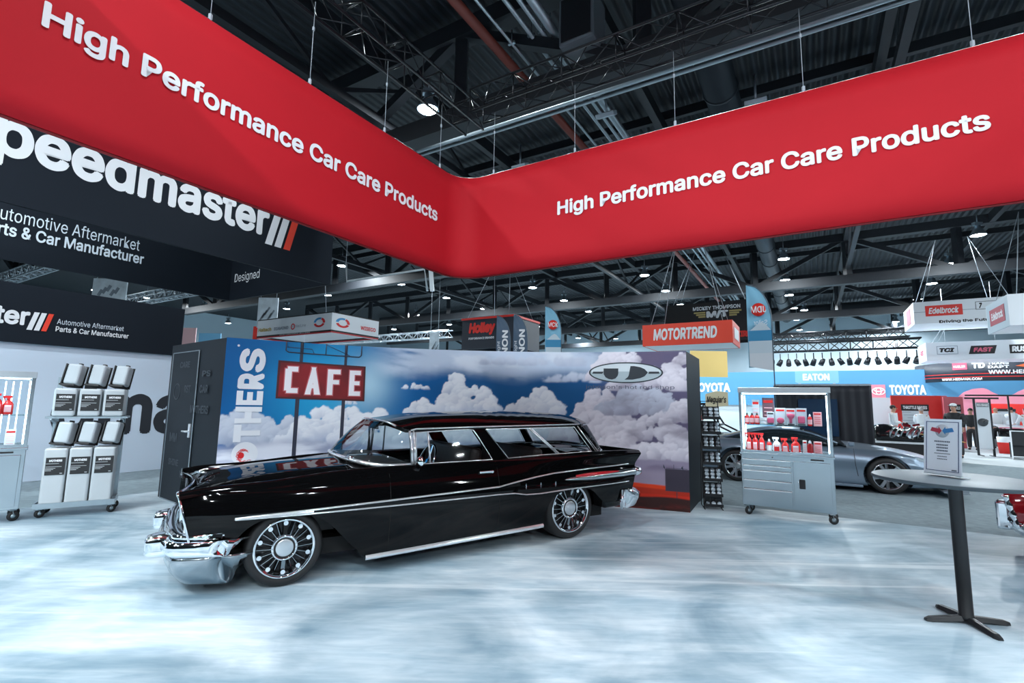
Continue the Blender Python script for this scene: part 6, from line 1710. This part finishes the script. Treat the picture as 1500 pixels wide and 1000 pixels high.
o, w_, z = hall_box(1268, 1308, 582, 26)
t = thing('partition', 'plain pale grey partition left of the red display wall', 'partition', o, HBA)
b = MB(); b.box((w_ / 2, .1, z / 2), (w_, .2, z)); b.build('panel', mat('partition_grey', (.46, .52, .56), .6), t)
# easel with white board
o, w_, z = hall_box(1428, 1451, 583, 18)
t = thing('display_easel', 'white product board standing in a dark frame on two legs', 'display stand', o, HBA)
b = MB()
for x in (0, w_): b.box((x, .05, z / 2), (.06, .06, z))
b.box((w_ / 2, .05, z), (w_ + .5, .05, .06)); b.build('frame', DARKMETAL, t)
for x in (.06, w_ - .06): b = MB(); b.beam((x, .3, 0), (x, -.28, 0), .05); b.build('foot', DARKMETAL, t)
b = MB(); b.box((w_ / 2, .0, z * .52), (w_ - .06, .03, z * .80)); b.build('board', brd, t)
b = MB(); b.box((w_ / 2, -.02, z * .885), (w_ - .1, .02, .16)); b.build('header', mat('header_grey', (.2, .22, .25), .5), t)
text('BIG BRAKE', V((w_ * .15, -.032, z * .86)), X1, UP, w_ * .7, .09, WHITE, t, bold=.03)
b = MB(); b.lathe([(0, 0), (.14, 0), (.14, .03), (0, .05)], 20, c=(w_ * .42, -.05, z * .58), axis='Y'); b.cyl((w_ * .5, -.04, z * .58), (w_ * .72, -.04, z * .62), .05, 10); b.build('product_picture', mat('picture_dark', (.06, .07, .08), .4), t)
# long rail and mirror frame
o, w_, z = hall_box(1462, 1560, 579, 18.6)
t = thing('display_rail', 'long dark rail on posts in front of the red display frame', 'rail', (o.x, o.y, 0), HBA)
b = MB(); b.cyl((-.9, 0, z), (w_, 0, z), .03, 8); b.build('rail', DARKMETAL, t)
for x in (.3, 2.4): b = MB(); b.cyl((x, 0, 0), (x, 0, z), .03, 8); b.build('post', DARKMETAL, t)
o = G(1484, 673, 0); 
t = thing('standing_frame', 'small white framed dark panel standing on the pale floor at the right', 'display frame', o, HBA)
hh2 = (PLN(1481, 631, o, HA)).z
b = MB()
for x in (0, .62): b.box((x, 0, hh2 / 2), (.035, .03, hh2))
for z_ in (.10, hh2): b.box((.31, 0, z_), (.65, .03, .03))
b.build('frame', swhite, t)
b = MB(); b.box((.31, .01, hh2 * .74), (.58, .015, hh2 * .48)); b.build('panel', DARKMETAL, t)
b = MB(); b.box((.2, .3, .3), (.3, .3, .5)); b.build('back_stand', DARKMETAL, t)
# white car bonnet on show
o = AT(1463, 624, 20)
t = thing('show_car', 'white and pink car bonnet with the people leaning over it', 'car', (o.x, o.y, 0), HBA)
rows = [[V((x * 3.2, y * 1.5, .95 + .10 * (1 - abs(2 * y - 1) ** 3) - .45 * x ** 1.6 + .05 * math.sin(x * 3))) for y in np.linspace(0, 1, 9)] for x in np.linspace(0, 1, 12)]
b = MB(); b.grid(rows, True); b.build('bonnet', mat('paint_white', (.75, .74, .78), .15, coat=1), t, thick=.04)
b = MB(); b.grid([[p - UP * .06 + V((0, -.012, 0)) for p in (r[0],)] + [V((r[0].x, -.012, .35))] for r in rows], True); b.build('wing', mat('paint_black', (.01, .01, .012), .1), t, thick=.02)
b = MB(); b.tube([r[0] + V((0, -.03, -.02)) for r in rows], .022, 6); b.build('stripe', mat('stripe_pink', (.75, .2, .3), .3), t)
for x in (.35, 2.6): b = MB(); b.lathe([(0, -.1), (.30, -.1), (.32, 0), (.30, .1), (0, .1)], 24, c=(x, .15, .32), axis='Y'); b.build('wheel', RUBBER, t)
b = MB(); b.box((1.6, .7, .28), (3.0, 1.2, .3)); b.build('chassis', DARKMETAL, t)
# red storage bin
o = AT(1472, 640, 19.0); t = thing('bin', 'red and white bin standing under the table by the white shirts', 'bin', (o.x, o.y, 0), HBA)
b = MB(); b.lathe([(0, 0), (.20, 0), (.23, .42)], 20); b.build('tub', redw, t); b = MB(); b.lathe([(.23, .42), (.24, .62), (0, .63)], 20); b.build('top', swhite, t)
# pale floor of the far stands
fp = MB(); q = [G(1290, 668), G(1560, 690), G(1700, 640), G(1300, 640)]; fp.add([p + UP * .006 for p in q] + [p for p in q], [(0, 1, 2, 3), (0, 4, 5, 1), (1, 5, 6, 2), (2, 6, 7, 3), (3, 7, 4, 0)])
struct(fp.build('floor_pale', mat('pale_floor', (.52, .58, .61), .6, noise=.05, nscale=1)))
# open engine show car on a black plinth
o = AT(1281, 649, 16.3); w_ = (PLN(1400, 649, o, HA) - o).dot(HB); zp = AT(1281, 645, 16.3).z
t = thing('plinth', 'long black plinth with white top edge behind the grey sports car', 'plinth', (o.x, o.y, 0), HBA)
b = MB(); b.box((w_ / 2, 1.1, zp / 2 - .03), (w_, 2.2, zp - .06)); b.build('base', mat('plinth_black', (.01, .01, .012), .6), t)
b = MB(); b.box((w_ / 2, 1.1, zp - .03), (w_ + .06, 2.26, .06)); b.build('top', mat('plinth_white', (.75, .8, .84), .3), t)
t = thing('engine_display', 'black and chrome engine display with yellow panel on the black plinth', 'engine', (o.x, o.y, zp + .015), HBA)
rows = [[V((.05 + 1.75 * u, .5 + y * .55, (.62 - .30 * u ** 2) * math.sqrt(max(0, 1 - y * y)) * (.75 + .1 * math.sin(u * 9)))) for y in np.linspace(-1, 1, 13)] for u in np.linspace(0, 1, 14)]
b = MB(); b.grid(rows, True); b.build('shell', mat('paint_black', (.01, .01, .012), .1, coat=1), t, thick=.02)
rg = random.Random(9)
b = MB()
for k in range(16): x = .25 + rg.random() * 1.2; z_ = .14 + rg.random() * .40; b.box((x, .02 + rg.random() * .1, z_), (.10 + .14 * rg.random(), .10, .06 + .08 * rg.random()), 0, Matrix.Rotation(rg.random() * 1.4 - .7, 3, 'Y'))
for k in range(7): x = .4 + .14 * k; b.tube([(x, .0, .12), (x + .05, -.06, .3), (x + .16, .02, .46)], .025, 8)
b.build('engine_parts', CHROME, t)
b = MB(); rows = [[V((1.15 + 1.1 * u, .0 + v * .9, .05 + .22 * (1 - u) * (1 - .3 * v))) for v in np.linspace(0, 1, 6)] for u in np.linspace(0, 1, 8)]
b.grid(rows, True); b.build('yellow_panel', mat('panel_yellow', (.70, .42, .08), .3, noise=.4, nscale=5), t, thick=.02)
# plain table with chairs and dark gear left of the boards
o = AT(1362, 622, 20.5)
t = thing('counter_table', 'small white table in front of the throttle board', 'table', (o.x - .5, o.y, 0), HBA)
b = MB(); b.box((.5, .3, .93), (1.2, .6, .04)); b.build('table_top', swhite, t)
for x in (.0, 1.0):
    for y in (.05, .55): b = MB(); b.cyl((x, y, 0), (x, y, .92), .025, 8); b.build('leg', DARKMETAL, t)
# ------------------------------------------------------------------ things behind the wire rack
o = AT(1034, 597, 13.9); w_ = (PLN(1067, 595, o, HA) - o).dot(HB); z0_ = o.z; z1_ = AT(1034, 576, 13.9).z
t = thing('shop_sign', 'beige plate sign with black script above the black wire rack', 'sign', (o.x, o.y, 0), HBA)
b = MB(); b.prism([(0, z0_), (w_, z0_ + .06), (w_, z1_ + .03), (w_ * .5, z1_ + .07), (0, z1_ - .02)], V((0, 0, 0)), X1, UP, .03); b.build('plate', mat('plate_beige', (.75, .70, .48), .5), t)
text("Meguiar's", V((w_ * .06, -.035, z0_ + .10)), X1, UP, w_ * .86, (z1_ - z0_) * .55, BLACK, t, bold=.02, off=.004, shear=.2)
b = MB(); b.cyl((w_ / 2, .04, 0), (w_ / 2, .04, z0_ + .1), .025, 8); b.lathe([(0, 0), (.25, 0), (.25, .02), (0, .03)], 20, c=(w_ / 2, .04, 0)); b.build('post', DARKMETAL, t)
o = AT(1032, 640, 14.6); t = thing('buggy', 'black tube framed buggy with spare gear behind the wire rack', 'buggy', (o.x - 1.0, o.y + .5, 0), HBA)
b = MB()
fr = [(0, 0, .45), (.2, 0, 1.0), (.35, 0, 1.62), (1.15, 0, 1.66), (1.5, 0, 1.05), (1.9, 0, .85), (1.95, 0, .45)]
for y in (0, 1.2):
    b.tube([(x, y, z_) for x, _, z_ in fr], .03, 6); b.tube([(0, y, .45), (1.95, y, .45)], .03, 6); b.tube([(.2, y, 1.0), (1.5, y, 1.05)], .025, 6); b.tube([(.35, y, 1.62), (.8, y, 1.0), (1.15, y, 1.66)], .022, 6)
for x, _, z_ in fr: b.cyl((x, 0, z_), (x, 1.2, z_), .025, 6)
b.build('tube_frame', blk, t)
b = MB(); b.box((.9, .6, .62), (1.6, 1.0, .4)); b.build('body_tub', mat('tub_black', (.02, .022, .026), .4), t, bevel=.08, seg=3)
b = MB(); b.box((.95, .3, 1.25), (.16, .14, .16)); b.build('red_can', sred, t, bevel=.02)
for x in (.15, 1.75):
    for y in (-.1, 1.3): b = MB(); b.lathe([(.16, -.1), (.36, -.11), (.40, -.05), (.40, .05), (.36, .11), (.16, .1)], 24, c=(x, y, .40), axis='Y'); b.build('tyre', RUBBER, t); 
for x in (.15, 1.75):
    for y in (-.1, 1.3): b = MB(); b.lathe([(0, -.06), (.165, -.07), (.165, .07), (0, .06)], 18, c=(x, y, .40), axis='Y'); b.build('rim', STEEL, t)
# ------------------------------------------------------------------ hall lamps, pipes and ducts under the roof
lens_m = mat('lamp_lens', (.82, .94, 1.0), .4, emit=60)
hous = mat('lamp_housing', (.42, .50, .56), .35, .8)
def lamp_proto():
    t = thing('hall_lamp', 'x', 'lamp')
    b = MB(); b.lathe([(0, .0), (.25, .0), (.25, .012), (0, .012)], 28); b.build('lens', lens_m, t)
    b = MB(); b.lathe([(.285, -.02), (.275, .02), (.20, .20), (.12, .30), (.11, .42), (0, .43)], 28); b.lathe([(.262, -.02), (.262, .01)], 28); b.build('reflector', hous, t)
    b = MB(); b.box((0, 0, .50), (.36, .16, .14)); b.cyl((0, 0, .55), (0, 0, .95), .02, 6); b.build('ballast', hous, t)
    return t
lp0 = lamp_proto(); first = True
lamps = [(627, 160), (501, 389), (480, 432), (587, 416), (610, 461), (654, 436), (658, 475), (708, 452), (780, 421), (826, 440), (862, 456), (787, 478), (847, 495), (944, 403), (975, 426), (997, 446), (1148, 379), (1150, 410), (1156, 432), (1163, 451), (1167, 468), (1178, 454), (1391, 386), (1433, 344), (1365, 415), (1344, 438), (1312, 471), (1302, 482), (1291, 491), (1283, 501), (577, 482), (334, 473), (915, 482), (902, 496), (1171, 483), (1173, 493), (560, 500), (730, 490), (690, 498), (420, 452), (140, 425), (52, 395), (215, 436), (300, 450)]
ctr = {}
def zone(px): return 'above the left of the mural' if px < 600 else 'above the middle of the mural' if px < 900 else 'above the orange-red box sign' if px < 1100 else 'above the far blue wall' if px < 1250 else 'above the white box signs'
lit = 0
for i, (x, y) in enumerate(lamps):
    z = LAMP_Z
    p = G(x, y, z)
    o = lp0 if i == 0 else copy_tree(lp0)
    o.location = p
    dist = 'near' if p.y < 27 else 'middle-distance' if p.y < 45 else 'far'
    if i == 0: o['label'] = 'large round hall lamp hanging nearest above the corner of the red banner'
    else: ctr.setdefault((dist, zone(x)), []).append((x, o))
    lamp_light(p - UP * .035, LAMP_W * (1.0 if p.y < 20 else 2.0))
ordn = ['first', 'second', 'third', 'fourth', 'fifth', 'sixth', 'seventh', 'eighth', 'ninth', 'tenth', 'eleventh', 'twelfth', 'thirteenth', 'fourteenth', 'fifteenth', 'sixteenth', 'seventeenth']
for (dist, zn), L_ in ctr.items():
    for k, (x, o) in enumerate(sorted(L_, key=lambda q: q[0])):
        o['label'] = '%s round hall lamp %s' % (dist, zn) + (', %s from the left' % ordn[k] if len(L_) > 1 else '')
        o['group'] = 'hall lamps'
lp0['group'] = 'hall lamps'
def pipe(name, label, p, q, r, m_, cat='pipe', brackets=0):
    t = thing(name, label, cat, p); d = V(q) - V(p)
    b = MB(); b.cyl((0, 0, 0), d, r, 12); b.build('tube', m_, t)
    for k in range(brackets):
        c = d * ((k + .5) / brackets); b = MB(); b.box(c + UP * .0, (.18, .06, .05), -TH); b.cyl(c, c + UP * .35, .012, 5); b.build('hanger', hous, t)
    return t
redpipe = mat('pipe_red', (.22, .045, .03), .5); gal = mat('pipe_galvanised', (.42, .48, .52), .35, .8)
zpz = 9.9
A0 = G(700, 40, zpz); k0 = A0.dot(HB)
pipe('sprinkler_pipe', 'rusty red sprinkler pipe running along the roof above the banner corner', HA * (A0.dot(HA) - 9) + HB * k0 + UP * zpz, HA * 58 + HB * k0 + UP * zpz, .11, redpipe, brackets=14)
for i, (x, y, r) in enumerate(((722, 30, .035), (762, 30, .05), (782, 30, .05), (800, 30, .10))):
    P_ = G(x, y, zpz); kb = P_.dot(HB)
    pipe('conduit', 'galvanised conduit beside the red sprinkler pipe, %s from it' % ('first', 'second', 'third', 'thickest and fourth')[i], HA * (A0.dot(HA) - 9) + HB * kb + UP * zpz, HA * 58 + HB * kb + UP * zpz, r, gal, 'pipe', 9)
for i, (x, y, r) in enumerate(((960, 108, .07), (960, 118, .05))):
    z = 9.0; P_ = G(x, y, z); ka = P_.dot(HA)
    pipe('conduit', 'galvanised conduit crossing in front of the big roof girder, %s' % ('upper', 'lower')[i], HA * ka - HB * 18 + UP * z, HA * ka + HB * 40 + UP * z, r, gal, 'pipe', 9)
# ventilation duct, loudspeaker and junction boxes
duct = mat('duct_dark', (.03, .038, .047), .5, .4)
for lab, (x, y), z, r, along in (('broad dark ventilation duct running along the roof above the right banner', (1055, 130), 10.0, .42, HA),):
    P_ = G(x, y, z); c = P_
    t = thing('duct', lab, 'duct', c)
    b = MB(); b.cyl(-along * (8 if along is HA else 30), along * 40, r, 20); b.build('duct_tube', duct, t)
    for k in range(-2, 13): b = MB(); b.lathe([(r, -.03), (r + .03, -.03), (r + .03, .03), (r, .03)], 20); b.build('flange', duct, t, M=frame(along * (k * 3.0 if along is HA else k * 2.4), V((-along.y, along.x, 0)), UP))
P_ = G(853, 40, 9.6)
t = thing('loudspeaker', 'pale square loudspeaker box under the roof above the right banner', 'loudspeaker', P_, HBA)
b = MB(); b.box((0, 0, 0), (.8, .7, 1.1)); b.build('cabinet', mat('speaker_grey', (.12, .14, .16), .6), t, bevel=.05); b = MB(); b.cyl((0, 0, .5), (0, 0, 1.6), .03, 6); b.build('hanger', hous, t); b = MB(); b.box((0, -.36, 0), (.66, .02, .95)); b.build('grille', DARKMETAL, t)
for i, (x, y) in enumerate(((888, 168), (762, 243), (1107, 148))):
    P_ = G(x, y, 9.1); t = thing('floodlight', 'small pale floodlight clamped under the roof, %s above the right banner' % ('largest one', 'leftmost one at the corner', 'middle one')[i], 'floodlight', P_, HBA)
    b = MB(); b.box((0, 0, 0), (.5, .3, .12)); b.build('housing', mat('flood_pale', (.42, .5, .56), .4, .3), t, M=Matrix.Rotation(.5, 4, 'X'), bevel=.02); b = MB(); b.cyl((0, 0, 0), (0, .0, .7), .03, 6); b.build('bracket', hous, t)
# far lighting truss with its row of spotlights
a0 = AT(1125, 516, 36); a1 = PLN(1350, 512, a0, HA)
truss('box_truss', a0, V((a1.x, a1.y, a0.z)), .6, trussm, 'long black lighting truss with spotlights in front of the far wall', rc=.06, rl=.03)
truss('box_truss', a0 + UP * 1.2 + HA * 4, V((a1.x, a1.y, a0.z)) + UP * 1.2 + HA * 4, .6, trussm, 'second black lighting truss behind the spotlight truss', rc=.06, rl=.03)
def spot_proto():
    t = thing('spotlight', 'x', 'spotlight')
    b = MB(); b.lathe([(0, .18), (.12, .18), (.16, 0), (.17, -.3), (.15, -.3), (0, -.26)], 14); b.build('can', trussm, t, M=Matrix.Rotation(.5, 4, 'X'))
    b = MB(); b.beam((0, 0, .6), (0, 0, .15), .05); b.build('yoke', trussm, t)
    return t
sp0 = spot_proto()
for i in range(17):
    o = sp0 if i == 0 else copy_tree(sp0)
    o.location = a0.lerp(V((a1.x, a1.y, a0.z)), (i + .5) / 17) - UP * .74; o.rotation_euler = (0, 0, i * 1.3)
    o['label'] = 'black spotlight under the far truss, %s from the left' % ordn[i]; o['group'] = 'spotlights on the far truss'
# thin trusses and cables high above the left booth
for i, (x, y, Y) in enumerate(((60, 398, 24), (230, 440, 26), (560, 500, 40))):
    p = AT(x, y, Y)
    truss('box_truss', p - HB * 7, p + HB * 7, .5, mat('truss_silver', (.45, .5, .55), .35, .8), 'silver lighting truss seen %s' % ('between the slate ring and wall', 'above the door of the mural wall', 'beyond the white ring sign')[i], rc=.04, rl=.022)
t = thing('pipe_frame', 'pale square pipe frame hanging under the banner corner', 'pipe', AT(508, 412, 20))
b = MB(); O_ = AT(508, 412, 20); pts = [AT(507, 386, 20) - O_, V((0, 0, 0)), AT(622, 394, 20) - O_, AT(626, 426, 20) - O_]; b.tube(pts, .05, 8); b.beam(pts[2] + V((.25, 0, .05)), pts[3] + V((.2, 0, 0)), .16); b.build('tube', mat('pipe_pale', (.5, .56, .6), .4, .3), t)
b = MB(); b.cyl(pts[0], pts[0] + UP * 4, .012, 4); b.cyl(pts[2], pts[2] + UP * 4, .012, 4); b.build('cable', wire, t)
